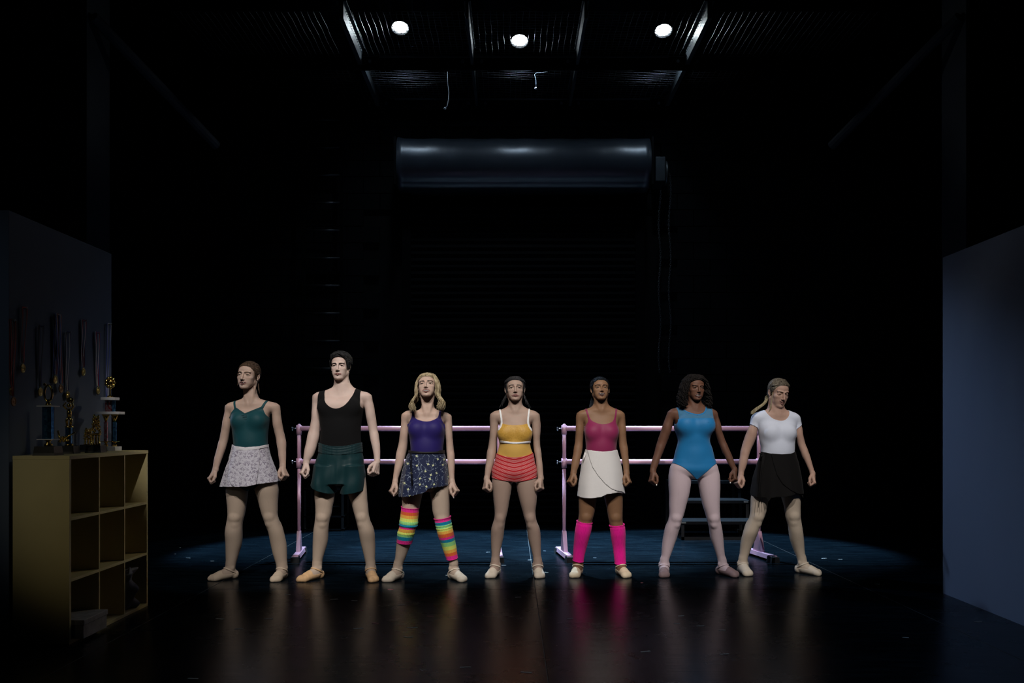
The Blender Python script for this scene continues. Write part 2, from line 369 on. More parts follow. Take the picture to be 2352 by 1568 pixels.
# ---------------------------------------------------------------- shelf unit
M_shelf = mat('pale_yellow_laminate', (.52, .44, .22), .5, var=.10, vscale=5)
M_shelf2 = mat('shelf_back_board', (.14, .085, .035), .7, var=.15)
X0, X1, Y0, Y1, H, T = -2.725, -2.415, 4.87, 5.92, 1.03, .02
sh = empty('cube_shelf', ((X0 + X1) / 2, (Y0 + Y1) / 2, 0), 'pale wooden shelf unit of nine open cubes, in front of the left scenery wall', 'shelf')
MB().box(X0, X1, Y0, Y0 + T, 0, H - T, .0015).build('side_panel', M_shelf, sh); MB().box(X0, X1, Y1 - T, Y1, 0, H - T, .0015).build('side_panel', M_shelf, sh)
MB().box(X0, X1 + .002, Y0 - .002, Y1 + .002, H - T, H, .0015).build('top_panel', M_shelf, sh); MB().box(X0, X1, Y0 + T, Y1 - T, .0, T, .0015).build('bottom_panel', M_shelf, sh)
MB().box(X0, X0 + .006, Y0 + T, Y1 - T, T, H - T).build('back_panel', M_shelf2, sh)
ch_ = (H - 2 * T - 2 * .016) / 3; cw = (Y1 - Y0 - 2 * T - 2 * .014) / 3
for k in (1, 2):
    z = T + k * ch_ + (k - 1) * .016; MB().box(X0 + .006, X1, Y0 + T, Y1 - T, z, z + .016, .001).build('shelf_board', M_shelf, sh)
    for r in range(3):
        y = Y0 + T + k * cw + (k - 1) * .014; zz = T + r * (ch_ + .016)
        MB().box(X0 + .006, X1, y, y + .014, zz, zz + ch_, .001).build('divider', M_shelf, sh)
# patterned box in the lowest near cube
M_pb = mat('grey_floral_card', (.25, .24, .25), .7, var=.6, vscale=22)
bx = empty('storage_box', (-2.49, 5.06, T), 'patterned grey cardboard box in the lowest near cube of the shelf', 'box')
MB().box(-2.62, -2.36, 4.915, 5.20, T, .105, .003).build('body', M_pb, bx); MB().box(-2.625, -2.355, 4.911, 5.204, .095, .125, .003).build('lid', M_pb, bx)
# slumped patterned bag in the lowest far cube
M_bag = mat('mottled_cloth', (.14, .14, .17), .8, var=.9, vscale=30)
bg = empty('cloth_bag', (-2.52, 5.72, T), 'dark patterned cloth bag slumped in the lowest far cube of the shelf', 'bag')
v = []; f = []; n = 28; mm = 22
for i in range(mm + 1):
    t = i / mm
    for k in range(n):
        a = 2 * math.pi * k / n; r = .055 + .012 * math.sin(a * 3 + t * 5) + .010 * math.sin(a * 5 - t * 9) + .012 * math.sin(t * 14)
        if t > .85: r *= 1 + (t - .85) * 1.2
        v.append((-2.50 + r * math.cos(a) * 1.1 + .02 * math.sin(t * 3), 5.74 + r * math.sin(a) - .03 * t, T + .245 * t + (.012 * math.sin(a * 2) if t > .8 else 0)))
for i in range(mm):
    for k in range(n): f.append((i * n + k, i * n + (k + 1) % n, (i + 1) * n + (k + 1) % n, (i + 1) * n + k))
f.append(tuple(range(n - 1, -1, -1))); f.append(tuple(mm * n + k for k in range(n)))
mesh_obj('body', v, f, M_bag, bg)
MB().tube([(-2.46, 5.70, .20), (-2.43, 5.66, .265), (-2.44, 5.70, .285), (-2.47, 5.74, .25)], .007, 8).build('handle', M_bag, bg, True)

# ---------------------------------------------------------------- trophies
M_gold = mat('gold_plastic', (.75, .52, .16), .16, metal=1.); M_bb = mat('black_trophy_base', (.012, .012, .013), .3)
M_marb = mat('pale_marble', (.55, .55, .56), .3, var=.15, vscale=20)
def foil(name, c1, c2):
    m = mat(name, c1, .2, metal=.85); nt = m.node_tree; b = nt.nodes['Principled BSDF']; tc = N(nt, 'ShaderNodeTexCoord')
    v = N(nt, 'ShaderNodeTexVoronoi', Scale=90.); nt.links.new(tc.outputs['Object'], v.inputs['Vector'])
    mx = N(nt, 'ShaderNodeMix', data_type='RGBA'); mx.inputs['A'].default_value = (*c1, 1); mx.inputs['B'].default_value = (*c2, 1)
    s = N(nt, 'ShaderNodeSeparateColor'); nt.links.new(v.outputs['Color'], s.inputs[0]); nt.links.new(s.outputs[0], mx.inputs['Factor']); nt.links.new(mx.outputs['Result'], b.inputs['Base Color'])
    return m
M_foilb = foil('blue_foil', (.02, .08, .22), (.10, .30, .5)); M_foilr = foil('red_silver_foil', (.45, .02, .02), (.5, .5, .55))
def tb_base(t, x, y, w_, h, m=None):
    z = H; mb = MB(); a = w_ / 2; b = w_ * .42
    vv = [(x - a, y - b, z), (x + a, y - b, z), (x + a, y + b, z), (x - a, y + b, z)] + [(x + sx * a * .93, y + sy * b * .93, z + h * .25) for sx, sy in ((-1, -1), (1, -1), (1, 1), (-1, 1))] + [(x + sx * a * .86, y + sy * b * .86, z + h) for sx, sy in ((-1, -1), (1, -1), (1, 1), (-1, 1))]
    mb.add(vv, [(3, 2, 1, 0), (8, 9, 10, 11)] + [(i + j * 4, (i + 1) % 4 + j * 4, (i + 1) % 4 + j * 4 + 4, i + j * 4 + 4) for j in range(2) for i in range(4)])
    return mb.build('base', m or M_bb, t)
# 1: tall column with a loop figure
x, y = -2.59, 4.985
t = empty('trophy', (x, y, H), 'trophy with a thick blue column topped by a gold loop, nearest on the shelf', 'trophy')
tb_base(t, x, y, .125, .05)
MB().lathe((x, y, H + .05), [(.02, 0), (.024, .008), (.012, .02), (.012, .028), (.024, .036)], 18).build('riser', M_gold, t, True)
MB().box(x - .045, x + .045, y - .04, y + .04, H + .086, H + .090).build('lower_plate', M_marb, t)
MB().lathe((x, y, H + .09), [(.031, 0), (.031, .18)], 10).build('column', M_foilb, t)
MB().box(x - .045, x + .045, y - .04, y + .04, H + .27, H + .276).build('upper_plate', M_marb, t)
m = MB().lathe((x, y, H + .276), [(.016, 0), (.014, .012), (.006, .022), (.006, .035)], 16)
m.tube([(x + .022 * math.sin(a), y, H + .345 - .045 * math.cos(a)) for a in [2 * math.pi * k / 24 for k in range(25)]], .006, 8, False)
m.ball((x - .02, y, H + .395), .008); m.build('loop_figure', M_gold, t, True)
# 2: figure trophy with a bat
x, y = -2.62, 5.28
t = empty('trophy', (x, y, H), 'trophy with a gold figure on a blue column, second along the shelf top', 'trophy')
tb_base(t, x, y, .098, .045)
MB().lathe((x, y, H + .045), [(.024, 0), (.024, .008), (.018, .014)], 18).build('riser', M_gold, t, True)
MB().lathe((x, y, H + .059), [(.020, 0), (.020, .095)], 10).build('column', M_foilb, t)
MB().lathe((x, y, H + .154), [(.024, 0), (.024, .006), (.01, .012)], 18).build('cap', M_gold, t, True)
m = MB(); zz = H + .166
m.tube([(x + .008, y, zz), (x + .012, y, zz + .03), (x, y, zz + .055)], [.007, .008, .010], 8); m.tube([(x - .012, y, zz), (x - .014, y - .004, zz + .028), (x, y, zz + .055)], [.006, .008, .010], 8)
m.tube([(x, y, zz + .05), (x, y, zz + .075), (x, y, zz + .1)], [.012, .015, .010], 10); m.ball((x, y, zz + .118), .013)
m.tube([(x - .014, y, zz + .095), (x - .03, y - .01, zz + .115), (x - .014, y - .012, zz + .135)], .005, 7); m.tube([(x + .014, y, zz + .095), (x + .03, y - .01, zz + .11), (x + .02, y - .01, zz + .14)], .005, 7)
m.ball((x + .005, y, zz + .15), (.022, .008, .016)); m.build('figure', M_gold, t, True)
m = MB().tube([(x - .05, y - .028, H + .07), (x + .05, y - .03, H + .125)], .004, 7); m.tube([(x - .052, y - .03, H + .135), (x - .04, y - .03, H + .09), (x - .035, y - .03, H + .065)], .006, 7)
for k in range(7): m.ball((x - .03 + k * .006, y - .028, H + .085 + .012 * math.sin(k * 2)), .009, 8, 6)
m.build('wreath_trim', M_gold, t, True)
# 3: cup-like gold cluster, and the small one behind it
for (x, y, sc, lab, w2) in ((-2.545, 5.46, 1., 'squat gold trophy with a clustered gold figure, third along the shelf top', .1), (-2.66, 5.60, .55, 'small dark trophy half hidden behind the squat gold one', .085)):
    t = empty('trophy', (x, y, H), lab, 'trophy'); tb_base(t, x, y, w2, .045)
    m = MB()
    for k in range(3): m.lathe((x - .018 + k * .018, y, H + .045), [(.009, 0), (.011, .006 * sc), (.006, .012 * sc), (.006, .055 * sc), (.010, .065 * sc)], 12)
    m.build('riser', M_gold, t, True)
    m = MB().lathe((x, y, H + .045 + .065 * sc), [(.03, 0), (.032, .004), (.012, .01)], 18)
    for k in range(26):
        a = k * 2.4; m.ball((x + .024 * math.cos(a) * (1 - k / 40), y + .02 * math.sin(a), H + .045 + sc * (.08 + .004 * k)), .009 * (.6 + .4 * sc), 8, 6)
    m.build('figure', M_gold, t, True)
# 4: two tier trophy
x, y = -2.625, 5.83
t = empty('trophy', (x, y, H), 'tall two tier trophy with marble plates and gold flower top at far shelf end', 'trophy')
MB().box(x - .055, x + .055, y - .05, y + .05, H, H + .028, .002).build('base', M_marb, t)
for sx in (-.028, .03):
    MB().lathe((x + sx, y, H + .028), [(.012, 0), (.014, .01), (.006, .02), (.014, .03)], 14).build('riser', M_gold, t, True)
    MB().lathe((x + sx, y, H + .062), [(.013, 0), (.013, .125)], 10).build('column', M_foilb if sx > 0 else M_foilr, t)
    MB().lathe((x + sx, y, H + .187), [(.006, 0), (.014, .025), (.024, .05)], 14).build('cup', M_gold, t, True)
MB().box(x - .05, x + .05, y - .03, y + .03, H + .058, H + .062).build('lower_plate', M_gold, t)
MB().box(x - .078, x + .078, y - .045, y + .045, H + .237, H + .255, .002).build('middle_plate', M_marb, t)
for sx in (-.022, .0, .024): MB().lathe((x + sx, y, H + .255), [(.011, 0), (.011, .075)], 10).build('column', M_foilr if sx < .01 else M_foilb, t)
MB().box(x - .045, x + .045, y - .04, y + .04, H + .33, H + .348, .002).build('upper_plate', M_marb, t)
m = MB().lathe((x, y, H + .348), [(.02, 0), (.018, .008), (.005, .015), (.004, .07)], 14)
for k in range(9):
    a = 2 * math.pi * k / 9; m.ball((x + .026 * math.cos(a), y, H + .445 + .03 * math.sin(a)), (.012, .01, .012), 8, 6)
m.ball((x, y - .004, H + .445), (.022, .012, .022)); m.build('flower_figure', M_gold, t, True)

# ---------------------------------------------------------------- medals on the left flat
M_hook = mat('steel_hook', (.4, .4, .42), .3, metal=1.); FX = -2.79
M_med = mat('old_gold_medal', (.42, .33, .12), .28, metal=.9); M_meds = mat('bronze_medal', (.22, .13, .07), .3, metal=.9)
RC = {'red': (.30, .02, .02), 'blue': (.02, .05, .28), 'white': (.5, .5, .52), 'navy': (.015, .02, .10), 'dark': (.05, .05, .06)}
MR = {k: mat(k + '_ribbon', v, .6, bump=.3, bscale=300) for k, v in RC.items()}
MED = [(29.5, 737, [(29, 898), (20, 922)], ['red', 'dark'], 'dark red ribbon with two medals, nearest the left picture edge'),
 (57.8, 708, [(50, 846)], ['dark', 'red'], 'medal on the dark ribbon hung highest of all'),
 (97, 750, [(91, 900)], ['dark', 'navy'], 'medal on a dark ribbon just above the thick blue trophy'),
 (132, 724, [(123, 872), (139, 892)], ['blue', 'white', 'red'], 'wide blue, white and red ribbons with two medals'),
 (158, 764, [(156, 908)], ['white', 'navy'], 'white edged ribbon medal above the gold figure trophy'),
 (195, 737, [(190, 854)], ['white', 'red', 'navy'], 'short thin ribbon medal hung alone in a gap'),
 (226, 765, [(228, 897)], ['white', 'red', 'blue'], 'red, white and blue ribbon medal above the tall tiered trophy'),
 (252, 745, [(240, 930)], ['blue', 'white'], 'bright blue ribbon medal at the far edge of the wall')]
for (tx, ty, discs, cols, lab) in MED:
    s = (1176 - tx) / 2.77; d = FP / s; zt = EYE + (975 - ty) / s
    t = empty('medal', (FX + .02, d, zt), lab, 'medal', 'medals hung on the left scenery wall')
    MB().tube([(FX - .001, d, zt), (FX + .03, d, zt), (FX + .034, d, zt + .01)], .003, 6).build('hook', M_hook, t, True)
    for di, (mx_, my_) in enumerate(discs):
        zb = EYE + (975 - my_) / s; dd = d + (tx - mx_) / s * -.8 + di * .015
        x = FX + .014 + .01 * di
        for q, c in enumerate(cols):
            m = MB(); n = 14; wq = .008; pts = []
            for side in (-1, 1):
                off = side * .020 * (1 - .0)
                for k in range(n + 1):
                    u = k / n; yy = d + (dd - d) * u + off * (1 - u) ** .7 + (q - len(cols) / 2 + .5) * wq
                    zz = zt + .004 - abs(off) * .1 + (zb + .03 - zt) * u; xx = x + .002 * side + .003 * math.sin(u * 6 + q)
                    pts.append([(xx, yy - wq / 2, zz), (xx, yy + wq / 2, zz), (xx + .0014, yy + wq / 2, zz), (xx + .0014, yy - wq / 2, zz)])
            for sd in range(2):
                for k in range(n):
                    a_, b_ = pts[sd * (n + 1) + k], pts[sd * (n + 1) + k + 1]
                    m.add(a_ + b_, [(0, 1, 5, 4), (1, 2, 6, 5), (2, 3, 7, 6), (3, 0, 4, 7)])
            a_, b_ = pts[0], pts[n + 1]
            m.add([(p[0], p[1], p[2]) for p in (a_[0], b_[1])] + [(a_[3][0], a_[0][1], a_[0][2] + .008), (a_[3][0], b_[1][1], a_[0][2] + .008)], [(0, 1, 3, 2)])
            m.build('ribbon', MR[c], t)
        mt = M_med if di == 0 else M_meds
        m = MB().lathe((x, dd, zb), [(.002, -.002), (.021, -.002), (.026, .0), (.026, .004), (.021, .005), (.020, .003), (.009, .003), (.006, .006), (.001, .006)], 22, 'x')
        m.tube([(x + .001, dd + .006 * math.cos(a), zb + .031 + .006 * math.sin(a)) for a in [2 * math.pi * k / 10 for k in range(11)]], .0015, 5, False)
        m.build('disc', mt, t, True)

# ---------------------------------------------------------------- barres
M_pink = mat('pink_enamel', (.62, .36, .50), .30, spec=.55, coat=.2); M_rub = mat('black_rubber', (.012, .014, .018), .5)
M_knob = mat('chrome_knob', (.5, .52, .55), .2, metal=1.)
def barre(xl, xr, y, skew, lab):
    t = empty('ballet_barre', ((xl + xr) / 2, y, 0), lab, 'ballet barre')
    hz, lz = 1.165, .865
    for z in (hz, lz): MB().tube([(xl - .02, y, z), (xr + .02, y, z)], .0235, 20).build('rail', M_pink, t, True)
    for i, x in enumerate((xl, xr)):
        sg = skew[i]
        p = MB().tube([(x, y, .05), (x, y, lz - .05)], .016, 16).build('lower_post', M_pink, t, True)
        MB().tube([(x, y, lz - .05), (x, y, hz + .02)], .0175, 16).build('upper_post', M_pink, t, True)
        MB().ball((x, y, hz + .028), (.017, .017, .016), 16, 8).build('post_cap', M_pink, t, True)
        for z in (hz, lz):
            c = MB().tube([(x, y, z - .055), (x, y, z + .03)], .0255, 18).build('tee_fitting', M_pink, t, True)
            sx = -1 if i == 0 else 1
            k = MB().tube([(x + sx * .028, y, z), (x + sx * .055, y, z)], .006, 8); k.build('clamp_screw', M_knob, t, True)
            m = MB()
            for a in range(3):
                th = a * 2.094 + .5; m.ball((x + sx * .062, y + .012 * math.cos(th), z + .012 * math.sin(th)), .009, 8, 6)
            m.build('clamp_knob', M_rub if z == hz and i else M_knob, t, True)
        d = Vector((sg, .74, 0)).normalized(); a = Vector((x, y, .035)) - d * .30; b = Vector((x, y, .035)) + d * .30
        nrm = Vector((d.y, -d.x, 0)); m = MB()
        def beam(m, a, b, w_, z0, z1):
            m.add([tuple(q) for q in ((a - nrm * w_).to_2d().to_3d() + Vector((0, 0, z0)), (a + nrm * w_).to_2d().to_3d() + Vector((0, 0, z0)), (b + nrm * w_).to_2d().to_3d() + Vector((0, 0, z0)), (b - nrm * w_).to_2d().to_3d() + Vector((0, 0, z0)),
                (a - nrm * w_ * .8).to_2d().to_3d() + Vector((0, 0, z1)), (a + nrm * w_ * .8).to_2d().to_3d() + Vector((0, 0, z1)), (b + nrm * w_ * .8).to_2d().to_3d() + Vector((0, 0, z1)), (b - nrm * w_ * .8).to_2d().to_3d() + Vector((0, 0, z1)))],
                [(3, 2, 1, 0), (4, 5, 6, 7), (0, 1, 5, 4), (1, 2, 6, 5), (2, 3, 7, 6), (3, 0, 4, 7)])
        beam(m, a, b, .032, .022, .058); m.build('foot_bar', M_pink, t)
        for (p, q) in ((a - d * .03, a + d * .07), (b - d * .07, b + d * .03)):
            m = MB(); beam(m, p, q, .040, .0, .050); m.build('rubber_foot', M_rub, t)
        m = MB(); e = nrm * .004
        g = [Vector((x, y, .055)) - d * .085, Vector((x, y, .055)) + d * .085, Vector((x, y, .24)) + d * .016, Vector((x, y, .24)) - d * .016]
        m.add([tuple(q - nrm * .018) for q in g] + [tuple(q + nrm * .018) for q in g], [(0, 1, 2, 3), (7, 6, 5, 4), (0, 4, 5, 1), (1, 5, 6, 2), (2, 6, 7, 3), (3, 7, 4, 0)]); m.build('gusset', M_pink, t)
barre(-1.925, -.118, 8.07, (-.09, -.03), 'pink double rail portable barre on the left, behind the man')
barre(.472, 2.232, 8.07, (-.09, -.13), 'pink double rail portable barre on the right, behind the blue leotard')

# ---------------------------------------------------------------- black steps upstage
M_step = mat('black_step_paint', (.0035, .0045, .0065), .7, spec=.14, var=.35, vscale=14); M_stepf = mat('black_step_frame', (.006, .007, .009), .5)
M_chip = mat('chipped_edge', (.13, .13, .13), .6)
st = empty('step_unit', (2.14, 9.8, 0), 'black open frame steps upstage, seen between the legs in pink tights', 'steps')
for k, (y, z) in enumerate(((9.45, .195), (9.78, .385), (10.11, .575))):
    MB().box(1.76, 2.56, y - .16, y + .17, z - .035, z, .003).build('tread', M_step, st)
    for x in (1.78, 2.14, 2.54): MB().box(x - .016, x + .016, y - .15, y - .12, 0 if k == 0 else z - .22, z - .035).build('upright', M_stepf, st)
    for x in (1.78, 2.54): MB().box(x - .016, x + .016, y + .13, y + .16, 0, z - .035).build('upright', M_stepf, st)
MB().box(1.78, 2.54, 9.30, 9.33, .0, .03).build('bottom_rail', M_stepf, st)
for x in (1.78, 2.54): MB().box(x - .015, x + .015, 9.3, 10.27, .0, .03).build('side_rail', M_stepf, st)
MB().box(1.762, 1.81, 9.284, 9.292, .172, .186).build('worn_edge', M_chip, st); MB().box(2.50, 2.545, 9.614, 9.622, .36, .375).build('worn_edge', M_chip, st)
rk = empty('low_rack', (-2.12, 10.2, 0), 'low black metal rack upstage behind the man in green shorts', 'rack')
for x in (-2.33, -1.91):
    for y in (10.06, 10.4): MB().box(x - .012, x + .012, y - .012, y + .012, 0, .48).build('rack_leg', M_stepf, rk)
for z in (.01, .155, .46): MB().box(-2.342, -1.898, 10.048, 10.412, z, z + .016).build('rack_shelf', M_step, rk)
# ================================================================ SCULPTING TOOLS (distance fields meshed by surface nets)
def smin(a, b, k):
    h = np.clip(.5 + .5 * (b - a) / k, 0, 1); return b + (a - b) * h - k * h * (1 - h)
def smax(a, b, k): return -smin(-a, -b, k)
class Field:
    def __init__(s, X, Y, Z, F=None):
        s.X, s.Y, s.Z = [np.asarray(a, np.float32) for a in (X, Y, Z)]
        s.F = np.full((len(X), len(Y), len(Z)), 1.0, np.float32) if F is None else F
    def copy(s): return Field(s.X, s.Y, s.Z, s.F.copy())
    def sub(s, lo, hi):
        i = [(np.searchsorted(a, lo[k]), np.searchsorted(a, hi[k])) for k, a in enumerate((s.X, s.Y, s.Z))]
        sl = tuple(slice(a, b) for a, b in i)
        if any(a >= b for a, b in i): return None, None
        return sl, (s.X[sl[0]][:, None, None], s.Y[sl[1]][None, :, None], s.Z[sl[2]][None, None, :])
    def put(s, lo, hi, fn, k, op='u'):
        sl, g = s.sub(lo, hi)
        if sl is None: return s
        d = fn(*g)
        if op == 'u': s.F[sl] = smin(s.F[sl], d, k if not callable(k) else k(*g))
        else: s.F[sl] = smax(s.F[sl], -d, k)
        return s
    def ell(s, c, r, R=None, k=.01, op='u'):
        c = np.array(c, float); r = np.array(r, float); m = r.max() + (k if not callable(k) else .02) + .012
        Rt = None if R is None else np.array(R).T
        def fn(x, y, z):
            x, y, z = x - c[0], y - c[1], z - c[2]
            if Rt is not None: x, y, z = (Rt[0][0] * x + Rt[0][1] * y + Rt[0][2] * z, Rt[1][0] * x + Rt[1][1] * y + Rt[1][2] * z, Rt[2][0] * x + Rt[2][1] * y + Rt[2][2] * z)
            k0 = np.sqrt((x / r[0]) ** 2 + (y / r[1]) ** 2 + (z / r[2]) ** 2); k1 = np.sqrt((x / r[0] ** 2) ** 2 + (y / r[1] ** 2) ** 2 + (z / r[2] ** 2) ** 2)
            return k0 * (k0 - 1) / np.maximum(k1, 1e-4)
        return s.put(c - m, c + m, fn, k, op)
    def cap(s, a, b, ra, rb, k=.01, op='u'):
        a, b = np.array(a, float), np.array(b, float); m = max(ra, rb) + k + .012; ab = b - a; L = float(ab @ ab) + 1e-9
        def fn(x, y, z):
            px, py, pz = x - a[0], y - a[1], z - a[2]; h = np.clip((px * ab[0] + py * ab[1] + pz * ab[2]) / L, 0, 1)
            return np.sqrt((px - ab[0] * h) ** 2 + (py - ab[1] * h) ** 2 + (pz - ab[2] * h) ** 2) - (ra + (rb - ra) * h)
        return s.put(np.minimum(a, b) - m, np.maximum(a, b) + m, fn, k, op)
    def loft(s, L, k=.01, n=2.0, infl=0.0, disp=None):
        z0, z1 = L.z0, L.z1; Xm = L.xr(); m = .03 + infl + (0 if callable(k) else k)
        zz = s.Z[(s.Z > z0 - m) & (s.Z < z1 + m)]
        def fn(x, y, z):
            zc = np.clip(z, z0, z1); cx, cy, a, b = [q[None, None, :].astype(np.float32) for q in L.at(zc.ravel())]
            dx, dy = x - cx, y - cy; r = np.sqrt(dx * dx + dy * dy) + 1e-6
            q = (np.abs(dx / a) ** n + np.abs(dy / b) ** n) ** (1 / n) + 1e-6
            d = (r - r / q) * L.cosf
            e = np.maximum(z - z1, z0 - z); d = np.where(e > 0, np.sqrt(np.maximum(d, 0) ** 2 + e * e) + np.minimum(d, 0) * 0 , d)
            d = d - infl
            if disp is not None: d = d - disp(x, y, z)
            return d
        return s.put((Xm[0] - m, Xm[2] - m, z0 - m), (Xm[1] + m, Xm[3] + m, z1 + m), fn, k)
class Loft:
    """stack of ellipses over z: rows [z, cx, cy, ax, ay] interpolated smoothly"""
    def __init__(s, rows, cosf=1.0):
        r = np.array(sorted(rows), float); s.r = r; s.z0, s.z1 = r[0, 0], r[-1, 0]; s.cosf = cosf
        z = r[:, 0]; s.m = np.gradient(r[:, 1:], z, axis=0)
    def at(s, zq):
        zq = np.clip(np.asarray(zq, float), s.z0, s.z1); z = s.r[:, 0]; i = np.clip(np.searchsorted(z, zq) - 1, 0, len(z) - 2)
        h = z[i + 1] - z[i]; t = (zq - z[i]) / h; t2, t3 = t * t, t ** 3
        a, b = s.r[i, 1:], s.r[i + 1, 1:]; ma, mb = s.m[i] * h[:, None], s.m[i + 1] * h[:, None]
        o = (2 * t3 - 3 * t2 + 1)[:, None] * a + (t3 - 2 * t2 + t)[:, None] * ma + (3 * t2 - 2 * t3)[:, None] * b + (t3 - t2)[:, None] * mb
        return o.T
    def xr(s):
        r = s.r; return (r[:, 1] - r[:, 3]).min(), (r[:, 1] + r[:, 3]).max(), (r[:, 2] - r[:, 4]).min(), (r[:, 2] + r[:, 4]).max()

def nets(fd, level=0.0, lo=None, hi=None):
    """surface nets over a rectilinear grid; returns verts, quads"""
    F = fd.F; X, Y, Z = fd.X, fd.Y, fd.Z
    if lo is not None:
        sl, _ = fd.sub(lo, hi); F = F[sl]; X, Y, Z = X[sl[0]], Y[sl[1]], Z[sl[2]]
    S = F < level
    ii = [np.where(S.any(axis=tuple(j for j in range(3) if j != a)))[0] for a in range(3)]
    sl = tuple(slice(max(q[0] - 1, 0), q[-1] + 2) for q in ii); F = F[sl] - level; S = S[sl]; X, Y, Z = X[sl[0]], Y[sl[1]], Z[sl[2]]
    c = S.astype(np.uint8); cnt = np.zeros(tuple(n - 1 for n in S.shape), np.uint8)
    for i in (0, 1):
        for j in (0, 1):
            for k in (0, 1): cnt += c[i:S.shape[0] - 1 + i, j:S.shape[1] - 1 + j, k:S.shape[2] - 1 + k]
    I, J, K = np.where((cnt > 0) & (cnt < 8)); n = len(I)
    idx = np.full(cnt.shape, -1, np.int32); idx[I, J, K] = np.arange(n)
    P = np.zeros((n, 3)); W = np.zeros(n)
    cor = {(i, j, k): F[I + i, J + j, K + k] for i in (0, 1) for j in (0, 1) for k in (0, 1)}
    pos = lambda i, j, k: np.stack([X[I + i], Y[J + j], Z[K + k]], 1)
    for a in cor:
        for ax in range(3):
            if a[ax] == 1: continue
            b = list(a); b[ax] = 1; b = tuple(b); fa, fb = cor[a], cor[b]; m = (fa < 0) != (fb < 0)
            if not m.any(): continue
            t = np.where(m, fa / np.where(m, fa - fb, 1), 0)[:, None]
            P += np.where(m[:, None], pos(*a) * (1 - t) + pos(*b) * t, 0); W += m
    P /= W[:, None]; Q = []
    for ax in range(3):
        o1, o2 = [(1, 2), (2, 0), (0, 1)][ax]
        sa = [slice(None)] * 3; sb = [slice(None)] * 3; sa[ax] = slice(0, -1); sb[ax] = slice(1, None)
        ch = S[tuple(sa)] != S[tuple(sb)]; inside = S[tuple(sa)]
        A = np.array(np.where(ch)); ok = (A[o1] > 0) & (A[o2] > 0) & (A[o1] < S.shape[o1] - 1) & (A[o2] < S.shape[o2] - 1); A = A[:, ok]
        ins = inside[tuple(A)]; q = []
        for (d1, d2) in ((1, 1), (0, 1), (0, 0), (1, 0)):
            B = A.copy(); B[o1] -= d1; B[o2] -= d2; q.append(idx[tuple(B)])
        q = np.stack(q, 1); q = np.where(ins[:, None], q, q[:, ::-1]); Q.append(q)
    return P, np.concatenate(Q)

def clip(V, Q, g):
    """keep the part of the mesh where g < 0, cutting faces along g = 0"""
    ins = g < 0; full = ins[Q].all(1); part = ins[Q].any(1) & ~full
    faces = Q[full].tolist(); V2 = []; cut = {}; n0 = len(V)
    for q in Q[part].tolist():
        poly = []
        for i in range(len(q)):
            a, b = q[i], q[(i + 1) % len(q)]
            if ins[a]: poly.append(a)
            if ins[a] != ins[b]:
                key = (min(a, b), max(a, b))
                if key not in cut:
                    t = g[a] / (g[a] - g[b]); cut[key] = n0 + len(V2); V2.append(V[a] * (1 - t) + V[b] * t)
                poly.append(cut[key])
        if len(poly) >= 3: faces.append(poly)
    V = np.concatenate([V, np.array(V2).reshape(-1, 3)]); used = np.unique(np.concatenate([np.array(f) for f in faces])) if faces else np.array([], int)
    mp = np.full(len(V), -1, int); mp[used] = np.arange(len(used))
    return V[used], [mp[f].tolist() for f in faces]
def poly_sd(px, py, pts):
    """signed distance to a polygon, negative inside"""
    d = np.full(px.shape, 1e9); inside = np.zeros(px.shape, bool); n = len(pts)
    for i in range(n):
        x0, y0 = pts[i]; x1, y1 = pts[(i + 1) % n]; ex, ey = x1 - x0, y1 - y0; L = ex * ex + ey * ey + 1e-12
        t = np.clip(((px - x0) * ex + (py - y0) * ey) / L, 0, 1); d = np.minimum(d, (px - x0 - ex * t) ** 2 + (py - y0 - ey * t) ** 2)
        c = ((y0 > py) != (y1 > py)) & (px < (x1 - x0) * (py - y0) / (y1 - y0 + 1e-12) + x0); inside ^= c
    return np.where(inside, -1, 1) * np.sqrt(d)
def chaikin(p, n=2):
    for _ in range(n):
        q = []
        for a, b in zip(p, p[1:] + p[:1]): q += [(a[0] * .78 + b[0] * .22, a[1] * .78 + b[1] * .22), (a[0] * .22 + b[0] * .78, a[1] * .22 + b[1] * .78)]
        p = q
    return p
def shell(o, th, off=-1):
    m = o.modifiers.new('thickness', 'SOLIDIFY'); m.thickness = th; m.offset = off; return o
def normals(V, Q):
    Nn = np.zeros_like(V); fn = np.cross(V[Q[:, 2]] - V[Q[:, 0]], V[Q[:, 3]] - V[Q[:, 1]])
    for i in range(4): np.add.at(Nn, Q[:, i], fn)
    return Nn / (np.linalg.norm(Nn, axis=1)[:, None] + 1e-12)

def axis(lo, hi, coarse, bands):
    """grid coordinates with fine steps inside bands [(a, b, step)]"""
    out = [lo]
    while out[-1] < hi:
        x = out[-1]; st = coarse
        for a, b, s in bands:
            if a - coarse <= x < b: st = min(st, s)
        out.append(x + st)
    return np.array(out)

def skin_mat(name, col, rough=.48):
    m = mat(name, col, rough + .06, spec=.26, var=.10, vscale=14, bump=.04, bscale=220)
    b = m.node_tree.nodes['Principled BSDF']; b.inputs['Subsurface Weight'].default_value = .12
    b.inputs['Subsurface Radius'].default_value = (.012, .005, .003); b.inputs['Subsurface Scale'].default_value = 1.0
    return m
M_white = mat('eye_white', (.38, .36, .35), .25); M_teeth = mat('teeth', (.48, .46, .43), .35); M_pupil = mat('dark_iris', (.012, .008, .006), .15)
M_mouth = mat('mouth_inside', (.05, .012, .012), .6)

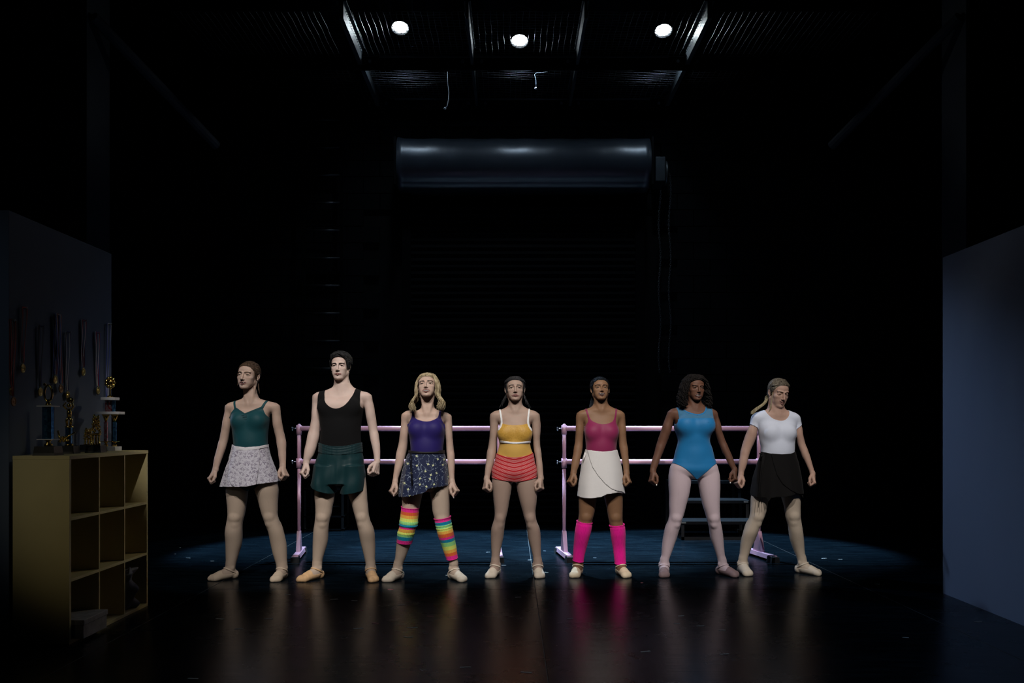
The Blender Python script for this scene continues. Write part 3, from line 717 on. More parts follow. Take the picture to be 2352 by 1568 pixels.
# ================================================================ A DANCER
class Dancer:
    def __init__(s, crop, D, label, spec):
        s.ox, s.oy, s.sc = crop; s.D = D; s.k = D / FP; s.sp = spec; s.label = label
    def x(s, u): return (s.ox + np.asarray(u, float) / s.sc - 1176) * s.k
    def z(s, v): return EYE + (975 - s.oy - np.asarray(v, float) / s.sc) * s.k
    def ln(s, du): return du / s.sc * s.k
    def pg(s, pts): return [(float(s.x(u)), float(s.z(v))) for u, v in pts]
    def build(s):
        sp = s.sp; D = s.D; male = sp.get('male', False); bm_ = 1.1 if male else 1.0
        zc = float(s.z(sp['torso'][-1][0]))                       # crotch height
        s.t = empty('person', (float(s.x(sp['cx'])), D, 0), s.label, 'person', None)
        # torso rows
        T = sp['torso']; zt = [float(s.z(r[0])) for r in T]; top, bot = zt[0], zt[-1]; rows = []
        prof_t = [0, .06, .14, .22, .36, .50, .66, .78, .90, 1.0]; bd = [.052, .058, .070, .088, .098, .092, .084, .096, .102, .075]; yo = [.02, .02, .018, .012, .004, .0, .0, .002, .006, .006]
        for r, z in zip(T, zt):
            t = (top - z) / (top - bot); b = np.interp(t, prof_t, bd) * bm_ * sp.get('depth', 1.0)
            rows.append([z, float(s.x((r[1] + r[2]) / 2)), D + np.interp(t, prof_t, yo), s.ln(r[2] - r[1]) / 2, b])
        LT = Loft(rows); s.LT = LT
        legs = []
        for side in (0, 1):
            rr = []
            for (v, a, b) in sp['legs'][side]:
                z = float(s.z(v)); q = z / zc; ax = s.ln(b - a) / 2
                yo_ = np.interp(q, [.10, .22, .36, .46, .54, .62, .8, 1.1], [.022, .024, .026, .010, -.004, -.008, -.006, .004])
                rt = np.interp(q, [.10, .22, .36, .50, .58, .8, 1.1], [1.12, 1.06, 1.12, 1.08, 1.06, 1.02, 1.0])
                rr.append([z, float(s.x((a + b) / 2)), D + yo_, ax, ax * rt])
            L = Loft(rr, .98); legs.append(L)
        s.legs = legs
        arms = []
        for side in (0, 1):
            rr = []; A = sp['arms'][side]; z1, z0 = float(s.z(A[0][0])), float(s.z(A[-1][0]))
            for (v, a, b) in A:
                z = float(s.z(v)); q = (z1 - z) / (z1 - z0); ax = s.ln(b - a) / 2 * (.93 if 0.1 < q < .75 else .96)
                rr.append([z, float(s.x((a + b) / 2)), D + .012 + np.interp(q, [0, .5, 1], [.0, .006, -.045]), ax, ax * np.interp(q, [0, .15, .5, .8, 1], [1.15, 1.12, 1.02, .95, .80])])
            arms.append(Loft(rr, .95))
        s.arms = arms
        # head frame
        hd = sp['head']; hs = hd['s']; hc = np.array([float(s.x(hd['u'])), D - .008 + hd.get('dy', 0), float(s.z(hd['v']))])
        Rm = Matrix.Rotation(math.radians(hd.get('yaw', 0)), 3, 'Z') @ Matrix.Rotation(math.radians(-hd.get('pitch', 0)), 3, 'X') @ Matrix.Rotation(math.radians(hd.get('roll', 0)), 3, 'Y')
        R = np.array(Rm); s.R, s.hc, s.hs = R, hc, hs; sv = hs * .001 * np.array([hd.get('w', 1.0), 1., 1.]); s.sv = sv
        H = lambda x, y, z: hc + R @ (np.array([x, y, z]) * sv)
        s.H = H
        wr = [(np.array([L.at([L.z0])[0][0], L.at([L.z0])[1][0], L.z0]), L) for L in arms]
        xs = [hc[0]] + [w_[0][0] for w_ in wr]
        allx = [q for L in arms + legs for q in (L.xr()[0], L.xr()[1])]
        toes = [float(s.x(u)) for u in sp['toes']]
        Xa = axis(min(allx + toes) - .09, max(allx + toes) + .09, .007, [(hc[0] - .105, hc[0] + .105, .0024)] + [(w_[0][0] - .055, w_[0][0] + .055, .003) for w_ in wr])
        Ya = axis(D - .26, D + .16, .007, [(hc[1] - .125, hc[1] - .03, .0024), (wr[0][0][1] - .05, wr[0][0][1] + .05, .0032)])
        hz = min(w_[0][2] for w_ in wr); hz1 = max(w_[0][2] for w_ in wr)
        Za = axis(-.02, hc[2] + .17, .007, [(hc[2] - .135, hc[2] + .14, .0024), (hz - .115, hz1 + .01, .003)])
        fb = Field(Xa, Ya, Za)
        fb.loft(LT, .01, 2.25)
        # chest and hips
        cx = LT.at([float(s.z(sp['bust'][0]))])[0][0]
        if not male:
            for u in sp['bust'][1:]:
                xb = float(s.x(u)); zb = float(s.z(sp['bust'][0])); r = sp.get('bust_r', .052)
                fb.ell((xb, D - .060 * sp.get('depth', 1), zb), (r * 1.1, r * .85, r * 1.05), None, .045)
            # ribcage to belly softness
            zb = float(s.z(sp['belly'])); fb.ell((cx, D - .052, zb), (.07, .045, .075), None, .04)
        else:
            for sgn in (-1, 1): fb.ell((cx + sgn * .075, D - .062, float(s.z(sp['bust'][0]))), (.085, .040, .06), None, .055)
        for L in legs: fb.loft(L, .022, 2.1)
        for side, L in enumerate(legs):                         # knee caps, shins, calves
            zk = float(s.z(sp['knee'][side])); c = L.at([zk]); x0, y0, a0 = c[0][0], c[1][0], c[2][0]
            fb.ell((x0, y0 - a0 * .78, zk), (a0 * .62, a0 * .42, .034), None, .016)
            fb.ell((x0, y0 - a0 * .60, zk - .052), (a0 * .42, a0 * .42, .026), None, .016)
            # glute / crotch side fill is given by the loft; calf muscle
            zq = zk * .74; c = L.at([zq]); fb.ell((c[0][0], c[1][0] + c[2][0] * .35, zq), (c[2][0] * .8, c[2][0] * .85, .09), None, .02)
        # feet
        s.feet = []
        for side, L in enumerate(legs):
            xa = L.at([L.z0])[0][0]; ya = L.at([L.z0])[1][0]; xt = toes[side]; Lf = .172 * sp.get('foot', 1.0); dx = np.clip(xt - xa, -Lf * .97, Lf * .97)
            h = np.array([dx, -math.sqrt(Lf * Lf - dx * dx), 0]) / Lf; w_ = np.array([h[1], -h[0], 0.]); p = np.array([xa, ya, 0.]); s.feet.append((p, h, w_, Lf))
            P = lambda f_, l_, z_: p + h * f_ + w_ * l_ + np.array([0, 0, z_])
            fb.cap(P(0, 0, .115), P(.005, 0, .06), .030, .033, .02)
            fb.ell(P(-.028, 0, .032), (.033, .033, .036), None, .02)
            fb.cap(P(.01, 0, .06), P(Lf * .55, .002, .034), .034, .029, .02)
            for l_, q in ((-.016, .84), (.014, .88)): fb.cap(P(.02, l_ * .4, .035), P(Lf * q - .01, l_, .022), .028, .022, .014)
            for l_, q in ((-.024, .86), (-.008, .95), (.012, 1.0), (.022, .98)): fb.cap(P(Lf * q - .03, l_, .018), P(Lf * q - .012, l_, .014), .016, .013, .012)
            for sg in (-1, 1): fb.ell(P(.0, sg * .031, .085), (.012, .012, .014), None, .012)
        i0 = np.searchsorted(fb.Z, .2); fb.F[:, :, :i0] = np.maximum(fb.F[:, :, :i0], .004 - fb.Z[:i0][None, None, :])
        # neck
        nb = sp['neck']; xn = float(s.x((nb[1] + nb[2]) / 2)); rn = s.ln(nb[2] - nb[1]) / 2 * .90; zn = float(s.z(nb[0]))
        base = np.array([xn, D + .014, zn]); up = H(0, 22, -58)
        fb2 = fb.copy()          # B: torso and legs with neck, before arms
        for q in (fb2,):
            q.cap(base - np.array([0, 0, .045]), base + (up - base) * .35, rn * 1.12, rn, .03); q.cap(base, up, rn, rn * .98, .02)
            for sg in (-1, 1):   # collar bones and neck muscles
                q.cap(base + np.array([sg * .012, -.052, -.050]), base + np.array([sg * .105, -.030, -.045]), .006, .005, .018)
                q.cap(base + np.array([sg * .014, -.050, -.035]), H(sg * 52, 18, -40), .009, .012, .016)
        fb = fb2; s.B = fb.copy()
        for side, L in enumerate(arms):        # shoulders under the clothes
            sg = -1 if side == 0 else 1; zsh = L.z1; c = L.at([zsh]); cx_, cy_, r_ = c[0][0], c[1][0], c[2][0]
            s.B.ell((cx_ - sg * .010, cy_, zsh - .01), (r_ * 1.22, r_ * 1.22, r_ * 1.15), None, .03)
            s.B.ell((cx_ - sg * .045, cy_ + .004, zsh - .004), (.05, .046, .03), None, .03)
            zz = np.linspace(zsh - .085, zsh, 6); s.B.loft(Loft([[z, *L.at([z])[:, 0]] for z in zz], .95), .02, 2.0)
        fa = fb.copy()
        # arms
        for side, L in enumerate(arms):
            sg = -1 if side == 0 else 1; zel = L.z0 + (L.z1 - L.z0) * .45; zsh = L.z1
            kf = lambda x, y, z, zel=zel, zsh=zsh: (.003 + .020 * np.clip((z - (zsh - .13)) / .12, 0, 1)).astype(np.float32) + 0 * x
            fa.loft(L, kf, 2.0)
            c = L.at([zsh]); cx_, cy_, r_ = c[0][0], c[1][0], c[2][0]
            fa.ell((cx_ - sg * .010, cy_, zsh - .01), (r_ * 1.22, r_ * 1.22, r_ * 1.15), None, .03)
            fa.ell((cx_ - sg * .045, cy_ + .004, zsh - .004), (.05, .046, .03), None, .03)
            # elbow crook / muscle forms
            ze = zel; c = L.at([ze]); fa.ell((c[0][0] + sg * c[2][0] * .35, c[1][0] - .004, ze - .035), (c[2][0] * .72, c[2][0] * .9, .05), None, .012)
            ub = ze + (zsh - ze) * .5; c = L.at([ub]); fa.ell((c[0][0], c[1][0] - c[2][0] * .35, ub), (c[2][0] * .75, c[2][0] * .75, .055), None, .015)
            # hand: fist, thumb side to the front
            w0, dz = wr[side][0], .04; c1 = L.at([L.z0 + dz]); d = w0 - np.array([c1[0][0], c1[1][0], L.z0 + dz]); d /= np.linalg.norm(d)
            hh = sp['hands'][side]; tilt = math.radians(hh.get('tilt', 12)); out = np.array([sg * 1., 0, 0]); out = out - d * (out @ d); out /= np.linalg.norm(out)
            # tilt the fist outward, then turn the back of the hand a little to the front
            d2 = d * math.cos(tilt) + out * math.sin(tilt); out2 = out * math.cos(tilt) - d * math.sin(tilt)
            tw = math.radians(hh.get('turn', 15)); rad = np.cross(d2, out2) * (1 if side == 0 else -1)
            if rad[1] > 0: rad = -rad
            o_ = out2 * math.cos(tw) + rad * math.sin(tw); r_ = rad * math.cos(tw) - out2 * math.sin(tw); q = sp.get('hand', 1.0)
            P = lambda a, b, c_: w0 + (d2 * a + o_ * b + r_ * c_) * q
            fa.cap(P(-.01, 0, 0), P(.02, 0, .0), .020, .020, .012)
            for c_ in (-.026, -.009, .009, .026): fa.cap(P(.012, .002, c_ * .55), P(.064, .010, c_), .0135, .0120, .007)
            fa.cap(P(.03, -.002, 0), P(.055, -.004, .0), .018, .019, .01)
            for fi, (c_, ln_) in enumerate(((.028, .94), (.0095, 1.0), (-.0095, .95), (-.027, .80))):
                m0 = P(.070, .014, c_); p1 = P(.070 + .026 * ln_, -.016 - .004 * ln_, c_ * .96); p2 = P(.064 + .010 * ln_, -.034, c_ * .92); p3 = P(.050, -.018, c_ * .9)
                fa.cap(m0, p1, .0098, .0090, .0022); fa.cap(p1, p2, .0088, .0080, .002); fa.cap(p2, p3, .0078, .0070, .002)
                fa.ell(m0, (.0108, .0108, .0108), None, .004); 
            ext = hh.get('thumb', 0.0)
            t0 = P(.012, -.010, .018); t1 = P(.040, -.022, .034); t2 = P(.066 + .01 * ext, -.024, .040); t3 = P(.088 + .022 * ext, -.016 - .006 * ext, .038)
            fa.cap(t0, t1, .0135, .0125, .008); fa.cap(t1, t2, .0112, .0096, .004); fa.cap(t2, t3, .0094, .0070, .003)
            hh['nail'] = (t3, d2)
        s.wr = wr
        # head
        op = sp['head'].get('mouth', 0)           # mouth opening in mm
        f = fa
        def E(c, r, k, o='u', rz=0):
            RR = R if not rz else R @ np.array(Matrix.Rotation(rz, 3, 'Y')); f.ell(H(*c), np.array(r) * sv, RR, k * .001 * hs, o)
        def K(a, b, ra, rb, k, o='u'): f.cap(H(*a), H(*b), ra * .001 * hs, rb * .001 * hs, k * .001 * hs, o)
        E((0, 14, 36), (70, 90, 74), 12); E((0, -28, 34), (56, 50, 50), 16); E((0, -24, -20), (57, 60, 56), 16)
        E((0, -42, -62), (37, 41, 38), 18); E((0, -65, -95), (19, 17, 15), 12)
        jw = 1.08 if male else .98
        for sg in (-1, 1):
            K((sg * 46 * jw, 2, -44), (sg * 19 * jw, -50, -90), 17, 15, 18); E((sg * 36, -52, -22), (19, 19, 17), 16); E((sg * 31, -44, -52), (18, 23, 26), 16)
            K((sg * 12, -82, 19), (sg * 42, -67, 22), 6.5 if not male else 9, 6, 10)
        for sg in (-1, 1): E((sg * 31, -92, 2), (17, 14, 11), 10, 's')
        for sg in (-1, 1): E((sg * 30, -66.5, 0), (15, 14, 13.2), 3)
        sq = sp['head'].get('squint', 1.0)
        for sg in (-1, 1): E((sg * 30, -84, -.5), (13.5, 15, 4.4 * sq), 1.5, 's')
        nz = 1.0 if male else .6
        K((0, -82, 14), (0, -96 - nz * 2, -28), 6.5, 8, 9); E((0, -98 - nz * 2, -34), (8 + nz, 9, 7.5), 5)
        for sg in (-1, 1): E((sg * (9 + nz * 1.5), -88, -37), (5 + nz, 8.5, 6), 5)
        for sg in (-1, 1): E((sg * 5.5, -97, -42.5), (2.8, 4.5, 3), 1.5, 's')
        # lips
        sm = sp['head'].get('smile', 0) + 2.5
        lz = -66
        K((0, -86.5, lz + 3.0 + op * .45), (-24, -74, lz + sm), 3.6, 2.2, 5); K((0, -86.5, lz + 3.0 + op * .45), (24, -74, lz + sm), 3.6, 2.2, 5)
        K((0, -84.5, lz - 4.6 - op * .6), (-21, -74, lz - 1 + sm * .8), 4.4, 2.6, 6); K((0, -84.5, lz - 4.6 - op * .6), (21, -74, lz - 1 + sm * .8), 4.4, 2.6, 6)
        E((0, -88, lz - .5), (22, 17, 1.2 + op * .52), 1.5, 's')
        if op > 2:
            for sg in (-1, 1): E((sg * 13, -84, lz + sm * .6), (10, 14, .8 + op * .42), 1.5, 's')
        for sg in (-1, 1):
            E((sg * 71, 14, -6), (6.5, 15, 27), 3, rz=sg * .18); E((sg * 76, 9, -2), (4, 8, 15), 2, 's', rz=sg * .18); E((sg * 68, 6, -25), (5, 7, 8), 3)
        V, Q = nets(fa); s.V, s.Q = V, Q
        body = mesh_obj('body', V, Q, sp['skin'], s.t)
        # ---- face parts
        Nn = None
        def face_patch(name, m, g_fn, off):
            loc = (V - hc) @ R / sv; near = (np.abs(loc) < 110).all(1) & (loc[:, 1] < -50)
            sel = near[Q].all(1); q = Q[sel]; used = np.unique(q); mp = np.full(len(V), -1, int); mp[used] = np.arange(len(used)); v = V[used]; q = mp[q]
            nn = normals(v, q); l2 = loc[used]; g = g_fn(l2[:, 0], l2[:, 1], l2[:, 2]); v = v + nn * off
            v, ff = clip(v, q, g)
            if len(ff): return mesh_obj(name, v, ff, m, s.t)
        lipm = sp['lip']
        def lips(x, y, z):
            zz = z - lz - sm * (np.abs(x) / 20) ** 2; up = 6.4 + op * .5; dn = 8.2 + op * .62
            o = np.where(zz > 0, (x / 26) ** 2 + (zz / up) ** 2, (x / 26) ** 2 + (zz / dn) ** 2); o = (np.sqrt(o) - 1) * 8
            i = (1 - np.sqrt((x / 22) ** 2 + (zz / (.9 + op * .5)) ** 2)) * (1.2 + op * .4)
            return np.maximum(np.maximum(o, i), y + 66)
        face_patch('lips', lipm, lips, .0009)
        br = sp.get('brow_dz', 0); ba = sp.get('brow_angle', 0)
        for sg in (-1, 1):
            def brow(x, y, z, sg=sg):
                xx = x * sg; c = 18.5 + br + 3.5 * (1 - ((xx - 34) / 22) ** 2) + ba * (xx - 30) / 20; wdt = np.interp(xx, [9, 14, 36, 50], [.8, 2.4 if not male else 3.8, 2.0, .4])
                return np.maximum(np.abs(z - c) - wdt * sp.get('brow_w', 1.0), np.maximum(10 - xx, xx - 50))
            face_patch('eyebrow', sp['browm'], brow, .0014)
        gaze = sp.get('gaze', (0, 0))
        for sg in (-1, 1):
            c = H(sg * 30, -65.5, 0); r = 12.6 * hs * .001
            e = MB().ball(c, r, 18, 12).build('eyeball', M_white, s.t, True)
            dv = R @ np.array([gaze[0], -1, gaze[1]]); dv /= np.linalg.norm(dv); a_ = np.cross(dv, [0, 0, 1]); a_ /= np.linalg.norm(a_); b_ = np.cross(a_, dv)
            m = MB(); vv = [tuple(c + dv * (r * 1.02))]; 
            for rr_, hgt in ((.32, 1.0), (.62, .80)):
                for k in range(16): th = 2 * math.pi * k / 16; vv.append(tuple(c + dv * r * hgt + (a_ * math.cos(th) + b_ * math.sin(th)) * r * rr_))
            ff = [(0, 1 + k, 1 + (k + 1) % 16) for k in range(16)] + [(1 + k, 17 + k, 17 + (k + 1) % 16, 1 + (k + 1) % 16) for k in range(16)]
            lv = [tuple(H(sg * 30 + q * 1.4, -80.0 + .028 * q * q * 1.15, (4.4 * sq) * math.sqrt(max(0, 1 - (q / 10.2) ** 2)) + .2)) for q in np.linspace(-10, 10, 9)]
            MB().tube(lv, [.0009 * hs + .0007 * hs * (1 - abs(i - 4) / 4) for i in range(9)], 5).build('eyelash_line', sp['browm'], s.t, True)
            ir = m.add(vv, ff).build('iris', sp.get('iris', M_pupil), e, True)
        if op > 1.5:
            m = MB(); n = 10; vv = []
            for zz in (lz + 1.5 + op * .40, lz + 1.0 - op * .28 + sm * .2):
                for k in range(n + 1): xx = -19 + 38 * k / n; vv.append(tuple(H(xx, -81 + (xx / 19) ** 2 * 10, zz + sm * (abs(xx) / 20) ** 2)))
            m.add(vv, [(k, k + 1, n + 2 + k, n + 1 + k) for k in range(n)]); o = m.build('teeth', M_teeth, s.t, True); shell(o, .002)
            m = MB().ball((0, 0, 0), (.020 * hs, .010 * hs, (.004 + op * .0005) * hs), 14, 8); vv = [tuple(H(0, -66, lz) + R @ np.array(p)) for p in m.v]; mesh_obj('mouth_cavity', vv, m.f, M_mouth, s.t)
        if sp.get('nails'):
            for side in (0, 1):
                t3, d2 = sp['hands'][side]['nail']; nl = sp['nails']
                MB().tube([tuple(t3 + d2 * .002), tuple(t3 + d2 * .010), tuple(t3 + d2 * (.012 + nl))], [.0055, .0052, .0018], 8).build('thumbnail', sp['nail_m'], s.t, True)
        # ---- tights
        VB2, QB2 = nets(fb, .0018, (-9, -9, -1), (9, 9, zt[0] - .02))
        wz = float(s.z(sp['waist'])) - .02
        v, q = clip(VB2, QB2, VB2[:, 2] - wz); 
        v[:, 2] = np.maximum(v[:, 2], .0025); mesh_obj('tights', v, q, sp['tights'], s.t)
        # ---- slippers
        VS, QS = nets(fb, .0042, (-9, -9, -1), (9, 9, .16)); 
        for side in (0, 1):
            p, h, w_, Lf = s.feet[side]; mid = (s.feet[0][0][0] + s.feet[1][0][0]) / 2
            rel = VS - p; sf = rel @ h; z = VS[:, 2]; sd = (VS[:, 0] - mid) * (1 if side == 0 else -1)
            if sp.get('sock', (0, 0))[side]: g = z - .085 - .0 * sf
            else: g = smin(z - .042 - .25 * np.clip(-sf, 0, .05), (.080 - sf) * .7 + 0 * z, .012)
            g = np.maximum(g, sd)
            v, q = clip(VS, QS, g); v[:, 2] = np.maximum(v[:, 2], .0008); o = mesh_obj('ballet_slipper', v, q, sp['shoe'], s.t); shell(o, .003)
            g = np.abs((z - .080) - .55 * (sf - .035)) * .88 - .0048; g = np.maximum(np.maximum(np.maximum(g, .036 - z), sd), -.026 - sf)
            v, q = clip(VS, QS, g)
            if len(q): o = mesh_obj('slipper_strap', v + 0, q, sp.get('strap', sp['shoe']), s.t); shell(o, .0025, 1)
        return s
    # garment cut from the offset surface of torso (arms=False) or whole body
    def garment(s, name, m, polys, off=.004, arms=False, th=.0035, sm=2, holes=(), parent=None, zlo=None, uvw=None, field=None):
        f = field if field is not None else (Field(s.B.X, s.B.Y, s.B.Z, None) if False else (None))
        if field is None:
            if arms:
                V, Q = s.V, s.Q; nn = normals(V, Q); V = V + nn * off
            else:
                V, Q = nets(s.B, off, (-9, -9, float(s.z(1600)) if zlo is None else zlo), (9, 9, s.hc[2] - .07 * s.hs))
        else: V, Q = nets(field, off)
        g = np.full(len(V), 1e9)
        for p in polys: g = np.minimum(g, poly_sd(V[:, 0], V[:, 2], chaikin(s.pg(p), sm)))
        for p in holes: g = np.maximum(g, -poly_sd(V[:, 0], V[:, 2], s.pg(p)))
        if field is None and not arms:
            c = s.LT.at(V[:, 2]); zs_ = min(L.z1 for L in s.arms) - .062
            g = np.where(V[:, 2] < zs_, np.maximum(g, np.abs(V[:, 0] - c[0]) - c[2] - .011 - np.clip((float(s.z(s.sp['waist'])) - V[:, 2]) * 3, 0, .3)), g)
        v, q = clip(V, Q, g)
        o = mesh_obj(name, v, q, m, parent or s.t); shell(o, th); return o
    # cloth of revolution around the body: rows (v, uL, uR), hem polygon in the front view
    def skirt(s, name, m, rows, b0, b1, hem=None, nfold=9, amp=.05, nu=150, nv=46, rad=0.0, back=None, phase=0., thick=.0016, tilt=0.0):
        zs = np.array([float(s.z(r[0])) for r in rows])[::-1]; cx = np.array([float(s.x((r[1] + r[2]) / 2)) for r in rows])[::-1]; ax = np.array([s.ln(r[2] - r[1]) / 2 for r in rows])[::-1]
        V = []; UV = []; zt, zb = zs[-1], zs[0]
        for j in range(nv + 1):
            t = j / nv; z = zt + (zb - zt) * t
            c = np.interp(z, zs, cx); a = np.interp(z, zs, ax); b = b0 + (b1 - b0) * t
            for i in range(nu):
                th = 2 * math.pi * i / nu; fl = 1 + amp * t ** 1.3 * (math.sin(nfold * th + phase) * .6 + math.sin((nfold * .6 // 1) * th + 1.3 + phase) * .4)
                side = abs(math.cos(th)); fl = 1 + (fl - 1) * (1 - .75 * side ** 4)
                V.append((c + (a * fl + rad) * math.cos(th), s.D + .003 + (b * fl + rad) * math.sin(th), z + tilt * math.cos(th))); UV.append((th * .2, z))
        V = np.array(V); Q = np.array([(j * nu + i, (j + 1) * nu + i, (j + 1) * nu + (i + 1) % nu, j * nu + (i + 1) % nu) for j in range(nv) for i in range(nu)])
        if hem is not None:
            g = poly_sd(V[:, 0], V[:, 2], s.pg(hem))
            bz = float(s.z(back)) if back else zb; g = np.where(V[:, 1] > s.D + .02, (bz - V[:, 2]) if back is not None else g, g)
            if back == 0: g = np.where(V[:, 1] > s.D, 1, poly_sd(V[:, 0], V[:, 2], s.pg(hem)))
            V, Q = clip(V, Q, g)
        o = mesh_obj(name, V, Q, m, s.t); shell(o, thick, 0); return o
    # knitted tube on a leg
    def warmer(s, side, vt, vb, m, folds, slope=0.0, name='leg_warmer', extra=.006, nu=132, nv=90, ribs=33, rows=None):
        L = s.legs[side]; V = []; UV = []
        zt, zb = float(s.z(vt)), float(s.z(vb))
        for j in range(nv + 1):
            t = j / nv; z = zt + (zb - zt) * t
            c = L.at([z])
            if rows is not None:
                rr = np.array(rows, float); vq = vt + (vb - vt) * t; xl = float(s.x(np.interp(vq, rr[:, 0], rr[:, 1]))); xr = float(s.x(np.interp(vq, rr[:, 0], rr[:, 2])))
                cx, ax, ay = (xl + xr) / 2, (xr - xl) / 2, max((xr - xl) / 2 * 1.08, c[3][0] + extra + .006)
            else: cx, ax, ay = c[0][0], c[2][0] + extra, c[3][0] + extra
            bump = sum(h * math.exp(-((t - f) / w_) ** 2) for f, w_, h in folds) + (.0025 if j in (0, nv) else 0)
            for i in range(nu):
                th = 2 * math.pi * i / nu; rb = .0011 * math.sin(ribs * th)
                V.append((cx + (ax + bump + rb) * math.cos(th), c[1][0] + (ay + bump + rb) * math.sin(th), z + slope * math.cos(th) * ax - .006 * (1 - t * 0) * (-math.sin(th)) * 1.0 + .006 * bump * 0)); UV.append((i / nu, t))
        V = np.array(V); Q = [(j * nu + i, (j + 1) * nu + i, (j + 1) * nu + (i + 1) % nu, j * nu + (i + 1) % nu) for j in range(nv) for i in range(nu)]
        o = mesh_obj(name, V, Q, m, s.t, uv=UV); shell(o, .0035); return o
    # ---- hair
    def hair_cap(s, m, gro=6, hairline=None, zlow=-60, mask=None, vol=(0, 0, 0), name='hair', noise=0):
        """scalp hair: surface around the skull cut along the hairline (head space, mm)"""
        st = .0034; r = .135 * s.hs; c = s.hc
        ax_ = [np.arange(c[k] - r - .03, c[k] + r + .03, st) for k in range(3)]; f = Field(*ax_)
        H, R, hs = s.H, s.R, s.hs
        f.ell(H(0, 14 + vol[1] * .3, 37), np.array([70 + gro + vol[0], 90 + gro + vol[1], 74 + gro + vol[2]]) * s.sv, R, .01)
        f.ell(H(0, 32, -15), np.array([60 + gro, 62 + gro, 55]) * s.sv, R, .02)
        f.ell(H(0, -26, 36), np.array([56 + gro * .45, 50 + gro * .45, 50 + gro * .45]) * s.sv, R, .015)
        if noise:
            xx, yy, zz = np.meshgrid(f.X, f.Y, f.Z, indexing='ij'); f.F += (noise * .001 * (np.sin(xx * 210 + zz * 120) * np.sin(yy * 190 + zz * 60) + .6 * np.sin(zz * 300 + xx * 160 + yy * 90))).astype(np.float32)
        V, Q = nets(f); loc = (V - c) @ R / s.sv
        hl = hairline or [(-70, 60), (-45, 38), (-25, 10), (-8, -14), (12, -24), (34, -44), (52, -56), (66, -66), (76, -78), (86, -96), (120, -140)]
        hz = [q[0] for q in hl]; hy = [q[1] for q in hl]
        g = (np.interp(loc[:, 2], hz, hy) - loc[:, 1]); g = np.maximum(g, zlow - loc[:, 2])
        if mask is not None: g = np.maximum(g, mask(loc))
        V, Q = clip(V, Q, g * .001); s.hairm = m
        return V, Q
    def strands(s, paths, rad=.0022, n=4, seg=14, jitter=.002, wave=0., curl=0., curln=9, taper=.4):
        """paths: control points in head space (mm) -> tubes"""
        m = MB()
        for P in paths:
            P = np.array([s.H(*p) for p in P]); k = len(P); S = seg
            tt = np.linspace(0, k - 1, S + 1); out = []; ph = rng.uniform(0, 6.28); ph2 = rng.uniform(0, 6.28)
            for t in tt:
                i = min(int(t), k - 2); u = t - i; p0, p1, p2, p3 = P[max(i - 1, 0)], P[i], P[i + 1], P[min(i + 2, k - 1)]
                q = .5 * ((2 * p1) + (-p0 + p2) * u + (2 * p0 - 5 * p1 + 4 * p2 - p3) * u * u + (-p0 + 3 * p1 - 3 * p2 + p3) * u ** 3)
                e = t / (k - 1)
                q = q + np.array([math.sin(e * 7 + ph), math.cos(e * 6 + ph2), 0]) * wave * e
                if curl: q = q + np.array([math.cos(e * curln * 6.28 + ph), math.sin(e * curln * 6.28 + ph), 0]) * curl * min(1, e * 3)
                out.append(tuple(q + rng.normal(0, jitter * .25, 3)))
            m.tube(out, [rad * (1 - (1 - taper) * (j / S) ** 2) for j in range(S + 1)], n, False)
        return m
    def hair_obj(s, V, Q, mbs, m, name='hair'):
        v = list(map(tuple, V)) if V is not None else []; f = list(Q) if V is not None else []
        for mb in mbs:
            n0 = len(v); v += mb.v; f += [tuple(i + n0 for i in q) for q in mb.f]
        return mesh_obj(name, v, f, m, s.t)
def surf(p, off=4, vol=(0, 0, 0)):
    """push a head-space point (mm) onto the hair cap surface"""
    o = np.array([0., 0, 36]); d = np.array(p, float) - o; d /= np.linalg.norm(d); best = 0
    for c, r in (((0, 14, 37), (75 + vol[0], 95 + vol[1], 79 + vol[2])), ((0, -26, 36), (58.5, 52.5, 52.5)), ((0, 32, -15), (65, 67, 55))):
        r = np.array(r, float); q = (o - np.array(c)) / r; e = d / r; A = e @ e; B = 2 * q @ e; Cc = q @ q - 1; D_ = B * B - 4 * A * Cc
        if D_ > 0: best = max(best, (-B + math.sqrt(D_)) / (2 * A))
    return tuple(o + d * (best + off))
HL = [(0, -84, 77), (22, -80, 74), (42, -70, 64), (56, -56, 46), (64, -42, 26), (68, -26, 2), (66, -10, -22)]
def hairline_pt(t):
    t = max(-1, min(1, t)); a = abs(t) * (len(HL) - 1); i = min(int(a), len(HL) - 2); u = a - i
    p = [HL[i][k] * (1 - u) + HL[i + 1][k] * u for k in range(3)]; return (p[0] * (1 if t > 0 else -1), p[1], p[2])
def pulled(end, n=170, tmax=.98, off=2, part=False):
    out = []
    for i in range(n):
        t = random.uniform(-tmax, tmax); dy = random.uniform(0, 1) ** 2 * 60
        x, y, z = hairline_pt(t); sg = 1 if t > 0 else -1
        if part and abs(t) < .6: x0, y0, z0 = sg * 2, -80 + dy, 80 + dy; P = [surf((x0, y0, z0), off), surf((sg * (25 + abs(x) * .5), -62 + dy, 72 + dy * .3), off + 1), surf((sg * 66, -20 + dy * .5, 50), off + 2)]
        else: P = [surf((x, y + dy * .8, z + dy * .5), off), surf((x * 1.15, 12 + dy * .3, 36 + (z - 36) * 1.9), off + 1)]
        P += [surf((x * .7 + sg * 6, 78, z * .4 + end[2] * .6), off + 1), (end[0] + random.uniform(-10, 10), end[1], end[2] + random.uniform(-10, 10))]; out.append(P)
    return out
